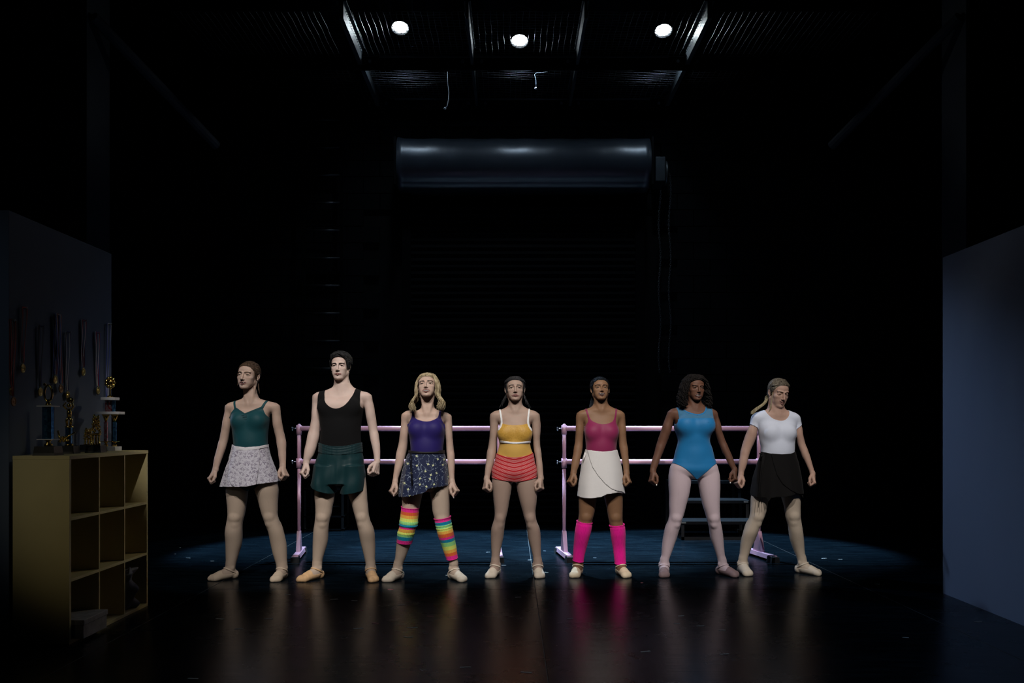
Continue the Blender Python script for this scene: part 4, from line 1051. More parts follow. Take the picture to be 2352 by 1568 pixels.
def skull(a, e, g=6):
    """point on the hair surface: azimuth a (0 = front, + = image right), elevation e, in head mm"""
    ca, sa, ce, se = math.cos(a), math.sin(a), math.cos(e), math.sin(e)
    return ((70 + g) * ce * sa, 14 - (92 + g) * ce * ca, 37 + (74 + g) * se)
def hair_mat(name, c1, c2, rough=.38):
    m = mat(name, c1, rough + .16, spec=.22); nt = m.node_tree; b = nt.nodes['Principled BSDF']; tc = N(nt, 'ShaderNodeTexCoord')
    mp = N(nt, 'ShaderNodeMapping'); mp.inputs['Scale'].default_value = (90, 90, 9); nt.links.new(tc.outputs['Object'], mp.inputs['Vector'])
    n = N(nt, 'ShaderNodeTexNoise', Scale=1.0, Detail=4.0); nt.links.new(mp.outputs[0], n.inputs['Vector'])
    r = N(nt, 'ShaderNodeValToRGB'); r.color_ramp.elements[0].position = .35; r.color_ramp.elements[1].position = .68
    r.color_ramp.elements[0].color = (*c1, 1); r.color_ramp.elements[1].color = (*c2, 1); nt.links.new(n.outputs['Fac'], r.inputs[0]); nt.links.new(r.outputs[0], b.inputs['Base Color'])
    bp = N(nt, 'ShaderNodeBump', Strength=.5, Distance=.003); nt.links.new(n.outputs['Fac'], bp.inputs['Height']); nt.links.new(bp.outputs[0], b.inputs['Normal'])
    return m
# ================================================================ MATERIALS OF THE CLOTHES
def fabric(name, col, rough=.75, sheen=.25, bump=.12, bscale=500, var=.06): return mat(name, col, rough, spec=.22, sheen=sheen * .35, bump=bump, bscale=bscale, var=var, vscale=8)
def sheer(name, col, alpha): 
    m = mat(name, col, .8, spec=.2, alpha=alpha, sheen=.3, bump=.1, bscale=60); return m
LIP = mat('lip_colour', (.27, .125, .112), .55); LIPD = mat('deep_lip_colour', (.10, .042, .036), .55)
def brow(c, n): return mat(n, c, .8)
B_br = brow((.06, .035, .02), 'brown_brow'); B_dk = brow((.012, .009, .008), 'dark_brow')
CA = (460, 790, 2.8); CB = (860, 830, 1266 / 420); CC = (1260, 830, 1266 / 420); CD = (1470, 830, 1297 / 430)
S_fair = skin_mat('fair_skin', (.49, .35, .285)); S_pale = skin_mat('pale_skin', (.55, .42, .37)); S_tan = skin_mat('tan_skin', (.39, .275, .22))
S_brown = skin_mat('brown_skin', (.23, .125, .07)); S_dark = skin_mat('dark_skin', (.115, .052, .032), .52); S_rosy = skin_mat('rosy_skin', (.50, .32, .25))
T_beige = fabric('beige_tights', (.46, .36, .285), .7, .15, .04, 700, .03); T_tan = fabric('tan_tights', (.33, .235, .19), .6, .15, .04, 700, .03)
T_brown = fabric('brown_tights', (.20, .105, .055), .55, .1, .04, 700, .03); T_pink = fabric('pink_tights', (.49, .39, .425), .65, .25, .04, 700, .03)
T_cream = fabric('cream_tights', (.52, .43, .34), .7, .2, .04, 700, .03)
SH_nat = fabric('natural_canvas', (.58, .47, .36), .8, .1, .2, 200, .12); SH_yel = mat('worn_tan_canvas', (.60, .38, .20), .8, var=.35, vscale=30, bump=.2, bscale=200)
SH_pale = fabric('pale_canvas', (.62, .54, .44), .8, .1, .2, 200, .08); SH_mauve = fabric('mauve_leather', (.22, .15, .155), .6, .1, .15, 200, .1); SH_white = fabric('offwhite_canvas', (.68, .64, .50), .8, .1, .2, 200, .06)
SH_cream = fabric('cream_leather', (.66, .54, .38), .6, .1, .1, 200, .06)

def base_spec(**k): return dict(**k)
# ---- 1
d1 = Dancer(CA, 6.94, 'person in teal camisole leotard and short floral wrap skirt, leftmost of the line, fists clenched', dict(
  cx=322, torso=[(338,285,362),(352,262,382),(368,218,438),(390,190,466),(420,186,466),(455,195,444),(500,203,438),(560,211,431),(610,217,428),(650,219,430),(700,207,440),(760,194,452),(820,186,466),(880,200,465),(925,290,365)],
  legs=[[(780,190,325),(850,178,318),(930,168,306),(1000,174,299),(1060,180,291),(1100,181,284),(1150,173,272),(1200,163,268),(1280,160,260),(1350,160,240),(1400,161,226),(1440,163,214)],
        [(780,332,458),(850,342,482),(930,352,500),(1000,374,498),(1060,390,497),(1100,402,498),(1150,420,512),(1200,438,530),(1280,450,546),(1350,464,550),(1400,480,551),(1440,491,552)]],
  arms=[[(398,160,208),(430,154,202),(460,147,200),(500,139,196),(560,127,187),(620,116,176),(660,107,168),(700,99,156),(740,92,143),(780,88,131),(815,85,122)],
        [(398,462,506),(430,458,514),(460,457,518),(500,460,524),(560,470,535),(600,480,545),(650,490,553),(690,500,555),(720,506,556),(760,514,557),(790,518,557)]],
  bust=(492,262,378), belly=640, knee=(1112,1108), waist=650, toes=(84,508), neck=(348,281,366),
  head=dict(u=312, v=206, s=.99, w=1.13, yaw=-13, pitch=5, roll=3, mouth=7, smile=4, squint=.7), skin=S_fair, lip=LIP, browm=B_br, hands=[dict(tilt=16, turn=18), dict(tilt=10, turn=18)],
  tights=T_beige, shoe=SH_nat, gaze=(0, .05))).build()
M_teal = fabric('teal_lycra', (.006, .060, .074), .6, .2, .05)
d1.garment('leotard', M_teal, [[(211,340),(224,340),(241,413),(272,432),(305,447),(350,434),(397,411),(436,340),(449,340),(413,416),(428,450),(449,480),(490,485),(490,820),(340,945),(310,945),(140,820),(140,475),(190,472),(208,440),(229,416)]], sm=0)
d1.garment('neck_trim', fabric('dark_teal_trim', (.005,.048,.06)), [[(229,405),(241,408),(305,445),(397,405),(413,404),(413,414),(398,418),(305,455),(240,418),(229,415)]], off=.0055, sm=0)
for k in range(4):
    zz = 458 + k * 11; a = d1.pg([(288, zz + 3), (305, zz), (322, zz + 3)]); 
    MB().tube([(a[0][0], d1.D - .0945, a[0][1]), (a[1][0], d1.D - .0975, a[1][1]), (a[2][0], d1.D - .0945, a[2][1])], .0016, 6).build('gather', M_teal, d1.t, True)
def floral():
    m = sheer('floral_chiffon', (.62, .58, .66), .93); nt = m.node_tree; b = nt.nodes['Principled BSDF']; tc = N(nt, 'ShaderNodeTexCoord')
    sx = N(nt, 'ShaderNodeSeparateXYZ'); nt.links.new(tc.outputs['Object'], sx.inputs[0])
    cb = N(nt, 'ShaderNodeCombineXYZ'); nt.links.new(math_n(nt, 'ADD', sx.outputs[0], math_n(nt, 'MULTIPLY', sx.outputs[1], .3)), cb.inputs[0]); nt.links.new(sx.outputs[2], cb.inputs[1])
    def petal(scale, rad, n, seed):
        mp = N(nt, 'ShaderNodeMapping'); mp.inputs['Location'].default_value = (seed, seed, 0); nt.links.new(cb.outputs[0], mp.inputs['Vector'])
        v = N(nt, 'ShaderNodeTexVoronoi', voronoi_dimensions='2D', Scale=scale, Randomness=.85); nt.links.new(mp.outputs[0], v.inputs['Vector'])
        sb = N(nt, 'ShaderNodeVectorMath', operation='SUBTRACT'); nt.links.new(mp.outputs[0], sb.inputs[0]); nt.links.new(v.outputs['Position'], sb.inputs[1])
        q = N(nt, 'ShaderNodeSeparateXYZ'); nt.links.new(sb.outputs[0], q.inputs[0]); cs = N(nt, 'ShaderNodeSeparateColor'); nt.links.new(v.outputs['Color'], cs.inputs[0])
        th = math_n(nt, 'ADD', math_n(nt, 'MULTIPLY', math_n(nt, 'ARCTAN2', q.outputs[0], q.outputs[1]), float(n)), math_n(nt, 'MULTIPLY', cs.outputs[0], 6.28))
        ln = N(nt, 'ShaderNodeVectorMath', operation='LENGTH'); nt.links.new(sb.outputs[0], ln.inputs[0])
        lim = math_n(nt, 'MULTIPLY', math_n(nt, 'ADD', math_n(nt, 'MULTIPLY', math_n(nt, 'COSINE', th), .42), .62), rad)
        return math_n(nt, 'MULTIPLY', math_n(nt, 'LESS_THAN', ln.outputs['Value'], lim), math_n(nt, 'ADD', math_n(nt, 'MULTIPLY', cs.outputs[1], .5), .4))
    f = math_n(nt, 'MAXIMUM', petal(33., .0125, 3, 2.3), math_n(nt, 'MULTIPLY', petal(62., .0055, 2, 5.1), .7))
    mx = N(nt, 'ShaderNodeMix', data_type='RGBA'); mx.inputs['A'].default_value = (.64, .62, .70, 1); mx.inputs['B'].default_value = (.17, .14, .22, 1)
    nt.links.new(f, mx.inputs['Factor']); nt.links.new(mx.outputs['Result'], b.inputs['Base Color']); return m
M_flor = floral()
rows1 = [(644,213,435),(680,207,440),(720,196,449),(800,166,479),(885,141,508),(925,131,516)]
d1.skirt('wrap_skirt', M_flor, rows1, .117, .186, hem=[(60,600),(205,644),(250,654),(320,660),(395,655),(442,644),(560,620),(560,800),(505,882),(440,888),(400,893),(345,900),(262,906),(180,912),(134,914),(60,916)], back=885, nfold=8, amp=.085)
d1.skirt('wrap_panel', M_flor, rows1, .117, .186, hem=[(160,600),(205,644),(250,654),(320,660),(398,655),(410,720),(400,893),(345,905),(265,908),(240,895),(226,872),(215,800),(190,700)], back=0, nfold=8, amp=.085, rad=.006)
d1.skirt('waistband', fabric('white_ribbon_band', (.75,.74,.78)), [(640,213,435),(662,212,436),(684,208,440)], .127, .130, hem=[(100,600),(205,646),(240,653),(320,662),(400,656),(440,646),(560,640),(560,672),(430,664),(400,672),(320,681),(240,673),(210,664),(100,650)], back=0, amp=0, nv=10, rad=.003)
HM1 = hair_mat('brown_hair', (.035, .02, .012), (.11, .07, .045))
V, Q = d1.hair_cap(HM1, 5)
P = pulled((0, 104, 5), 220)
for k in range(5): P.append([(62, -38, 40), (66 + k, -46, 5), (62, -44, -35), (60 + k * 2, -36, -75 - 8 * k)])
for k in range(7): P.append([(60, 40, -40), (62 + k, 36, -70), (70 + k * 2, 30, -100 - 5 * k)])
for k in range(4): P.append([(-62, -30, 40), (-68, -34, 5), (-66, -26, -40), (-66 - k, -18, -80)])
bun = MB()
for k in range(26):
    th0 = random.uniform(0, 6.28); bun.tube([tuple(d1.H(28 * math.cos(th0 + t) * .9, 108 + 10 * math.sin(t * 2 + k), 5 + 28 * math.sin(th0 + t))) for t in [q * .4 for q in range(8)]], .006, 5, False)
bun.ball(tuple(d1.H(0, 105, 5)), .028)
d1.hair_obj(V, Q, [d1.strands(P, .0020), bun], HM1)

# ---- 2 the man
d2 = Dancer(CA, 6.94, 'tall person with short dark hair in black tank top and dark green shorts', dict(male=True, foot=1.12, hand=1.12,
  cx=902, torso=[(262,862,968),(280,842,988),(296,806,1022),(320,768,1056),(360,757,1060),(400,757,1050),(450,767,1040),(550,778,1027),(640,773,1030),(700,770,1038),(780,762,1044),(855,768,1038),(902,860,945)],
  legs=[[(780,764,898),(860,748,888),(950,738,864),(1000,740,859),(1050,744,849),(1090,744,843),(1140,740,830),(1200,730,821),(1280,722,812),(1350,720,792),(1400,720,778),(1440,722,773)],
        [(780,908,1042),(860,926,1060),(950,946,1070),(1000,966,1073),(1050,982,1079),(1090,993,1082),(1140,1007,1094),(1200,1019,1115),(1280,1031,1120),(1350,1048,1120),(1400,1060,1119),(1430,1068,1118)]],
  arms=[[(332,724,780),(360,718,774),(400,714,770),(440,712,770),(480,709,770),(520,702,770),(560,692,768),(600,684,766),(640,677,757),(680,671,746),(720,668,731),(750,667,712),(768,667,707)],
        [(332,1046,1098),(370,1050,1109),(400,1052,1118),(440,1058,1124),(480,1064,1131),(520,1072,1136),(560,1081,1142),(600,1088,1151),(640,1098,1158),(680,1110,1160),(720,1118,1161),(745,1121,1160),(760,1123,1160)]],
  bust=(400,), belly=600, knee=(1112,1110), waist=660, toes=(662,1138), neck=(285,864,966),
  head=dict(u=902, v=147, s=.99, w=1.0, yaw=-3, pitch=4, mouth=0, smile=0, squint=.9), skin=S_pale, lip=LIP, browm=B_dk, hands=[dict(tilt=2, turn=22), dict(tilt=-18, turn=30)],
  tights=T_beige, shoe=SH_yel, brow_dz=-3, brow_angle=1)).build()
M_blk = fabric('black_jersey', (.0028, .0028, .0035), .9, .03, .05)
d2.garment('tank_top', M_blk, [[(803,240),(803,300),(806,335),(818,372),(838,396),(862,411),(888,417),(918,411),(946,395),(970,368),(988,330),(997,305),(1003,280),(1003,240),(1035,240),(1034,300),(1033,345),(1037,385),(1043,410),(1075,425),(1100,470),(1100,720),(700,720),(700,440),(740,425),(757,412),(760,375),(763,330),(770,300),(770,240)]], off=.005)
# shorts
f = Field(axis(float(d2.x(700)), float(d2.x(1080)), .006, []), axis(6.72, 7.16, .006, []), axis(float(d2.z(1000)), float(d2.z(600)), .004, []))
def srow(rows, b0, b1): 
    n = len(rows); return Loft([[float(d2.z(v)), float(d2.x((a + b) / 2)), d2.D + .003, d2.ln(b - a) / 2, b0 + (b1 - b0) * i / (n - 1)] for i, (v, a, b) in enumerate(rows)])
_xc, _zc = float(d2.x(886)), float(d2.z(745)); _za, _zb = float(d2.z(705)), float(d2.z(730))
wr_ = lambda x, y, z: (.0042 * np.sin(x * 70 + 2.2 * np.sin(z * 9 + x * 8) + 6 * z) * np.sin(x * 17 + 1.2) + .006 * np.sin(x * 30 - z * 22 + 1) * np.sin(z * 13 + x * 9)) * np.clip((_za - z) * 25, 0, 1) - (.008 * np.exp(-((x - _xc) / .012) ** 2) * np.clip((_zc - z) * 6, 0, 1)) * (y < 6.945) + .0012 * np.sin(x * 230 + 3 * np.sin(x * 40)) * np.clip((z - _zb) * 30, 0, 1) + .0013 * np.sin((z + .25 * (x - float(d2.x(902))) ** 2 * -6) * 330) * np.clip((z - _za) * 60, 0, 1)
f.loft(srow([(600,768,1034),(632,766,1036),(700,762,1042),(780,742,1052),(850,730,1058),(895,760,1030)], .110, .140), .01, 2.2, disp=wr_)
f.loft(srow([(780,738,905),(860,724,888),(900,718,880),(1000,716,872)], .132, .142), .018, 2.2, disp=wr_)
f.loft(srow([(780,898,1056),(860,904,1062),(900,902,1066),(1000,898,1068)], .132, .142), .018, 2.2, disp=wr_)
M_short = fabric('dark_green_satin', (.0045, .028, .033), .5, .1, .04)
d2.garment('shorts', M_short, [[(690,628),(765,632),(830,650),(902,656),(980,648),(1040,630),(1100,628),(1100,920),(1062,936),(1000,952),(940,960),(903,957),(892,946),(886,938),(880,946),(870,958),(820,950),(770,936),(736,922),(716,900),(690,890)]], field=f, off=0.0, th=.003)
M_bandd = fabric('green_smocked_band', (.004, .024, .029), .6)
d2.garment('waistband', M_bandd, [[(690,628),(765,632),(830,650),(902,656),(980,648),(1040,630),(1100,628),(1100,690),(1040,693),(980,704),(902,709),(830,704),(765,693),(690,690)]], field=f, off=.003, th=.002)
HM2 = hair_mat('near_black_hair', (.004, .004, .0045), (.018, .018, .02))
V, Q = d2.hair_cap(HM2, 9, zlow=-42, noise=2, hairline=[(-70, 62), (-45, 45), (-25, 22), (-8, -6), (8, -26), (34, -46), (52, -58), (66, -72), (78, -86), (90, -110), (120, -140)], vol=(2, 2, 6))
P = []
for i in range(230):
    a = random.uniform(-1.9, 2.4); e = random.uniform(.55, 1.35); q = random.uniform(.25, .55); lo = lambda t: max(t, .92 - max(0, abs(a + .3) - .8) * 1.4)
    P.append([skull(a - .5, min(1.5, e + .25), 8), skull(a - .2, lo(e), 15), skull(a + .15, lo(e - q * .7), 16 + random.uniform(0, 5)), skull(a + .45, lo(e - q * 1.4), 12)])
for i in range(30): P.append([(-20 + i, -66, 92), (10 + i * .8, -84, 92), (38 + i * .5, -80, 74), (62, -60, 50 - i * .5), (74, -30, 10 - i)])
for i in range(150):
    t = random.uniform(-.55, .8); x, y, z = hairline_pt(t); k = random.uniform(0, 22)
    P.append([surf((x - 6, y + k, z + 2 + k * .5), 5), surf((x + 14, y + 6 + k, z + 16 + k * .3), 13), surf((x + 36, y + 26 + k, z + 16), 15), surf((x + 54, y + 52 + k, z + 4), 12)])
for i in range(26):
    sg = -1 if i % 2 else 1; P.append([skull(sg * 1.2, .5, 8), skull(sg * 1.35, .2, 13), (sg * 76, -6 - i * .4, 6), (sg * 76, -2, -16)])
d2.hair_obj(V, Q, [d2.strands(P, .0042, 5, 10, .004, .003)], HM2)

# ---- 3
d3 = Dancer(CB, 6.92, 'person with long blonde hair in purple leotard, star print skirt and rainbow leg warmers', dict(
  cx=362, torso=[(318,330,406),(335,302,436),(352,256,478),(372,224,505),(400,222,504),(430,238,482),(480,240,484),(530,247,480),(620,254,472),(680,240,482),(750,226,492),(820,212,505),(860,222,497),(898,320,400)],
  legs=[[(740,224,362),(820,206,348),(880,197,338),(930,193,328),(990,194,315),(1050,192,303),(1090,188,296),(1130,180,285),(1180,168,268),(1250,154,252),(1300,147,234),(1350,143,216),(1400,138,194),(1430,135,182)],
        [(740,360,496),(820,374,514),(880,386,520),(930,389,519),(1000,401,519),(1050,408,519),(1090,420,521),(1140,434,530),(1200,445,541),(1300,480,560),(1350,502,569),(1380,512,573),(1405,521,574)]],
  arms=[[(368,190,250),(400,184,243),(440,180,240),(480,175,238),(520,170,235),(560,165,231),(620,151,224),(660,146,215),(700,141,205),(740,137,192),(780,133,177),(815,130,168),(838,128,164)],
        [(378,482,530),(410,484,537),(440,484,540),(500,490,541),(560,494,546),(620,496,552),(660,500,555),(700,505,558),(740,510,557),(780,515,556),(815,521,557),(838,525,559)]],
  bust=(468,298,418), belly=610, knee=(1118,1090), waist=620, toes=(92,628), neck=(322,327,408), bust_r=.054,
  head=dict(u=368, v=173, s=.93, w=1.17, yaw=-4, pitch=17, roll=-3, mouth=11, smile=2, squint=.8), skin=S_fair, lip=LIP, browm=B_br, hands=[dict(tilt=8, turn=15), dict(tilt=14, turn=16, thumb=.7)],
  tights=T_beige, shoe=SH_pale, nails=.006, nail_m=mat('pale_nail', (.6, .5, .5), .2))).build()
M_purp = fabric('purple_lycra', (.018, .011, .115), .6, .2, .05)
d3.garment('leotard', M_purp, [[(262,330),(275,330),(280,386),(305,403),(350,415),(390,414),(425,400),(446,384),(452,330),(466,330),(462,385),(475,415),(488,440),(530,445),(530,740),(420,850),(300,850),(190,740),(190,440),(238,434),(252,405),(264,380)]])
def stars():
    m = mat('navy_star_chiffon', (.010, .014, .05), .7, spec=.2, sheen=.2); nt = m.node_tree; b = nt.nodes['Principled BSDF']; tc = N(nt, 'ShaderNodeTexCoord')
    sx = N(nt, 'ShaderNodeSeparateXYZ'); nt.links.new(tc.outputs['Object'], sx.inputs[0])
    cb = N(nt, 'ShaderNodeCombineXYZ'); nt.links.new(math_n(nt, 'ADD', sx.outputs[0], math_n(nt, 'MULTIPLY', sx.outputs[1], .25)), cb.inputs[0]); nt.links.new(sx.outputs[2], cb.inputs[1])
    def starf(scale, size, seed, rot):
        mp = N(nt, 'ShaderNodeMapping'); mp.inputs['Location'].default_value = (seed, seed * .7, 0); mp.inputs['Rotation'].default_value = (0, 0, rot); nt.links.new(cb.outputs[0], mp.inputs['Vector'])
        v = N(nt, 'ShaderNodeTexVoronoi', voronoi_dimensions='2D', Scale=scale, Randomness=.75); nt.links.new(mp.outputs[0], v.inputs['Vector'])
        sb = N(nt, 'ShaderNodeVectorMath', operation='SUBTRACT'); nt.links.new(mp.outputs[0], sb.inputs[0]); nt.links.new(v.outputs['Position'], sb.inputs[1])
        q = N(nt, 'ShaderNodeSeparateXYZ'); nt.links.new(sb.outputs[0], q.inputs[0])
        a = math_n(nt, 'POWER', math_n(nt, 'ABSOLUTE', q.outputs[0]), .55); c = math_n(nt, 'POWER', math_n(nt, 'ABSOLUTE', q.outputs[1]), .55)
        return math_n(nt, 'LESS_THAN', math_n(nt, 'ADD', a, c), size), v
    s1, v1 = starf(15., .098, 3.1, .35); s2, v2 = starf(24., .062, 7.7, -.2)
    # comet tails: thin arcs
    mp = N(nt, 'ShaderNodeMapping'); mp.inputs['Scale'].default_value = (20, 20, 1); nt.links.new(cb.outputs[0], mp.inputs['Vector'])
    n = N(nt, 'ShaderNodeTexNoise', Scale=.95, Detail=0.6); nt.links.new(mp.outputs[0], n.inputs['Vector'])
    n2 = N(nt, 'ShaderNodeTexNoise', Scale=2.1, Detail=0.0); nt.links.new(mp.outputs[0], n2.inputs['Vector'])
    arc = math_n(nt, 'MULTIPLY', math_n(nt, 'LESS_THAN', math_n(nt, 'ABSOLUTE', math_n(nt, 'SUBTRACT', n.outputs['Fac'], .53)), .014), math_n(nt, 'GREATER_THAN', n2.outputs['Fac'], .50))
    arc2 = math_n(nt, 'MULTIPLY', math_n(nt, 'LESS_THAN', math_n(nt, 'ABSOLUTE', math_n(nt, 'SUBTRACT', n.outputs['Fac'], .44)), .012), math_n(nt, 'LESS_THAN', n2.outputs['Fac'], .48))
    m1 = N(nt, 'ShaderNodeMix', data_type='RGBA'); m1.inputs['A'].default_value = (.010, .017, .055, 1); m1.inputs['B'].default_value = (.26, .32, .40, 1)
    nt.links.new(math_n(nt, 'MAXIMUM', math_n(nt, 'MAXIMUM', math_n(nt, 'MULTIPLY', arc, .8), math_n(nt, 'MULTIPLY', arc2, .6)), s2), m1.inputs['Factor'])
    m2 = N(nt, 'ShaderNodeMix', data_type='RGBA'); m2.inputs['B'].default_value = (.62, .66, .38, 1); nt.links.new(m1.outputs['Result'], m2.inputs['A']); nt.links.new(s1, m2.inputs['Factor'])
    nt.links.new(m2.outputs['Result'], b.inputs['Base Color']); b.inputs['Alpha'].default_value = .97; return m
M_star = stars(); rows3 = [(615,246,480),(650,226,490),(680,215,496),(750,195,508),(850,176,519),(945,166,526)]
def scallop(pts, n, dep):
    out = []
    for (a, b) in zip(pts[:-1], pts[1:]):
        for k in range(n): t = k / n; out.append((a[0] + (b[0] - a[0]) * t, a[1] + (b[1] - a[1]) * t + dep * abs(math.sin(math.pi * t * 2))))
    return out + [pts[-1]]
d3.skirt('wrap_skirt', M_star, rows3, .112, .175, hem=[(60,560),(236,612),(262,620),(360,628),(440,624),(484,610),(600,560),(600,835)] + scallop([(518,846),(470,856),(420,858),(388,868)], 8, 7) + scallop([(372,886),(330,905)], 8, 5) + scallop([(290,912),(240,922),(205,925),(170,930)], 8, 7) + [(60,935)], back=880, nfold=10, amp=.11, phase=.7)
d3.skirt('skirt_tie', mat('black_ribbon', (.008,.008,.010), .6), [(612,240,484),(622,238,485),(632,236,487)], .121, .122, hem=[(100,590),(238,600),(262,616),(360,622),(440,620),(480,606),(620,600),(620,632),(440,632),(360,634),(262,630),(100,625)], back=0, amp=0, nv=8, rad=.003)
m = MB()
for dx in (0, 7):
    p = [d3.pg([(262 + dx, 622)])[0], d3.pg([(260 + dx * 1.4, 680)])[0], d3.pg([(268 + dx, 760)])[0], d3.pg([(276 + dx * .5, 850)])[0]]
    for i, (x, z) in enumerate(p): pass
    m.tube([(x, d3.D - .120 - .016 * i, z) for i, (x, z) in enumerate(p)], .0028, 6)
m.build('tie_end', M_blk, d3.t, True)
def ramp_mat(name, stops):
    m = fabric(name, (.5, .5, .5), .85, .4, .25, 260, 0); nt = m.node_tree; b = nt.nodes['Principled BSDF']
    uv = N(nt, 'ShaderNodeUVMap'); sp = N(nt, 'ShaderNodeSeparateXYZ'); nt.links.new(uv.outputs[0], sp.inputs[0])
    r = N(nt, 'ShaderNodeValToRGB'); r.color_ramp.interpolation = 'CONSTANT'; nt.links.new(sp.outputs[1], r.inputs[0])
    els = r.color_ramp.elements; els[0].position = 0; els[0].color = (*stops[0][1], 1); els[1].position = stops[1][0]; els[1].color = (*stops[1][1], 1)
    for p, c in stops[2:]: e = els.new(p); e.color = (*c, 1)
    nt.links.new(r.outputs[0], b.inputs['Base Color']); return m
MG, OR, YO, LY, LG, TQ = (.80, .02, .28), (.72, .12, .03), (.82, .42, .07), (.72, .82, .16), (.30, .72, .25), (.0, .23, .38)
W1 = ramp_mat('rainbow_knit', [(0, MG), (.10, OR), (.19, YO), (.28, LY), (.37, LG), (.455, TQ), (.53, MG), (.58, YO), (.67, LY), (.735, LG), (.80, TQ), (.905, MG)])
W2 = ramp_mat('rainbow_knit_long', [(0, MG), (.075, TQ), (.15, LG), (.225, LY), (.295, YO), (.36, OR), (.445, MG), (.50, TQ), (.57, LG), (.665, LY), (.755, YO), (.83, OR), (.905, MG)])
d3.warmer(0, 1008, 1253, W1, [(0, .02, .002), (.42, .05, .004), (.50, .025, .006), (.56, .02, -.0005), (.72, .03, .003)], slope=-.10, rows=[(1008,188,310),(1050,184,306),(1100,178,301),(1128,177,296),(1150,174,287),(1200,158,272),(1220,157,268),(1253,153,258)], nv=110)
d3.warmer(1, 1078, 1366, W2, [(0, .025, .003), (.10, .03, .002), (.17, .02, .003), (.24, .018, .003), (.36, .05, .001)], slope=.16, rows=[(1078,415,527),(1100,420,529),(1150,431,538),(1200,442,549),(1300,474,566),(1366,498,576)], nv=110)
MB().tube([(d3.wr[0][0][0] + .0215 * math.cos(a), d3.wr[0][0][1] + .018 * math.sin(a), d3.wr[0][0][2] + .006) for a in [2 * math.pi * k / 20 for k in range(21)]], .0014, 6, False).build('bracelet', mat('dark_bracelet', (.02,.015,.01), .4), d3.t, True)
HM3 = hair_mat('blonde_hair', (.16, .115, .06), (.50, .42, .27), .35)
V, Q = d3.hair_cap(HM3, 6, hairline=[(-70, 40), (-45, 20), (-25, 0), (-8, -18), (20, -40), (40, -56), (55, -68), (68, -78), (78, -86), (90, -104), (120, -140)], vol=(1, 0, 3))
P = []
for i in range(420):
    sg = -1 if i % 2 else 1; y0 = random.uniform(-78, 70); u = random.random(); back = (y0 + 78) / 148
    zt_ = 37 + 78 * math.sqrt(max(0, 1 - ((y0 - 14) / 98) ** 2)); r = random.uniform(0, 9)
    yy = -52 + back * 120; w_ = math.sqrt(max(.1, 1 - ((yy - 14) / 112) ** 2)); flare = random.uniform(.55, 1.15)
    P.append([surf((sg * 2, y0 - 2, zt_), 3), surf((sg * 36, -70 + back * 120, 72 + 20 * back), 3 + r * .3), surf((sg * 62, -54 + back * 118, 40), 3 + r * .5), (sg * (78 + r) * w_ + sg * 2, yy - 2, -25), (sg * (76 + r + 4 * flare) * w_, yy - 6, -85),
              (sg * (86 + r + 22 * flare) * (w_ * .5 + .5), yy * .8 - 14, -138 - random.uniform(0, 8)), (sg * (62 + r + 50 * flare) * (w_ * .5 + .5), yy * .7 - 34, -172 - random.uniform(0, 10)), (sg * (56 + r + 44 * flare) * (w_ * .5 + .5), yy * .7 - 44, -192 - random.uniform(0, 34))])
d3.hair_obj(V, Q, [d3.strands(P, .0027, 4, 26, .003, .010, taper=.3)], HM3)

# ---- 4
d4 = Dancer(CB, 7.10, 'person in yellow camisole top with white straps and red striped shorts, centre of the line', dict(
  cx=968, torso=[(300,932,1020),(318,908,1048),(335,874,1080),(355,848,1102),(390,842,1104),(440,866,1080),(480,860,1086),(520,862,1083),(560,869,1075),(600,863,1080),(640,850,1095),(700,836,1105),(780,824,1114),(806,845,1090),(832,930,1005)],
  legs=[[(720,838,962),(780,822,962),(830,815,954),(900,820,944),(980,828,930),(1040,834,920),(1080,832,910),(1110,824,904),(1150,813,899),(1220,808,890),(1300,810,874),(1350,812,866),(1400,813,861)],
        [(720,972,1102),(780,974,1115),(830,981,1125),(900,992,1125),(980,1011,1120),(1040,1028,1113),(1080,1038,1117),(1110,1047,1124),(1150,1056,1140),(1220,1066,1150),(1300,1086,1152),(1350,1098,1153),(1400,1108,1155)]],
  arms=[[(368,804,866),(400,798,862),(440,797,860),(480,797,855),(520,795,853),(560,790,850),(600,783,846),(640,776,842),(680,772,834),(720,768,822),(760,764,810),(790,762,802),(815,759,796)],
        [(368,1080,1140),(400,1084,1148),(440,1088,1154),(480,1093,1152),(520,1095,1149),(560,1097,1149),(600,1101,1152),(640,1108,1157),(680,1115,1162),(720,1120,1166),(760,1124,1168),(790,1127,1170),(812,1130,1172)]],
  bust=(495,905,1035), belly=620, knee=(1082,1082), waist=640, toes=(798,1143), neck=(306,930,1022), bust_r=.05,
  head=dict(u=973, v=193, s=.915, w=1.17, yaw=2, pitch=8, mouth=3, smile=-2), skin=S_tan, lip=LIP, browm=B_dk, hands=[dict(tilt=-10, turn=25), dict(tilt=-12, turn=25)],
  tights=T_tan, shoe=SH_pale, brow_dz=2, brow_angle=-2.5)).build()
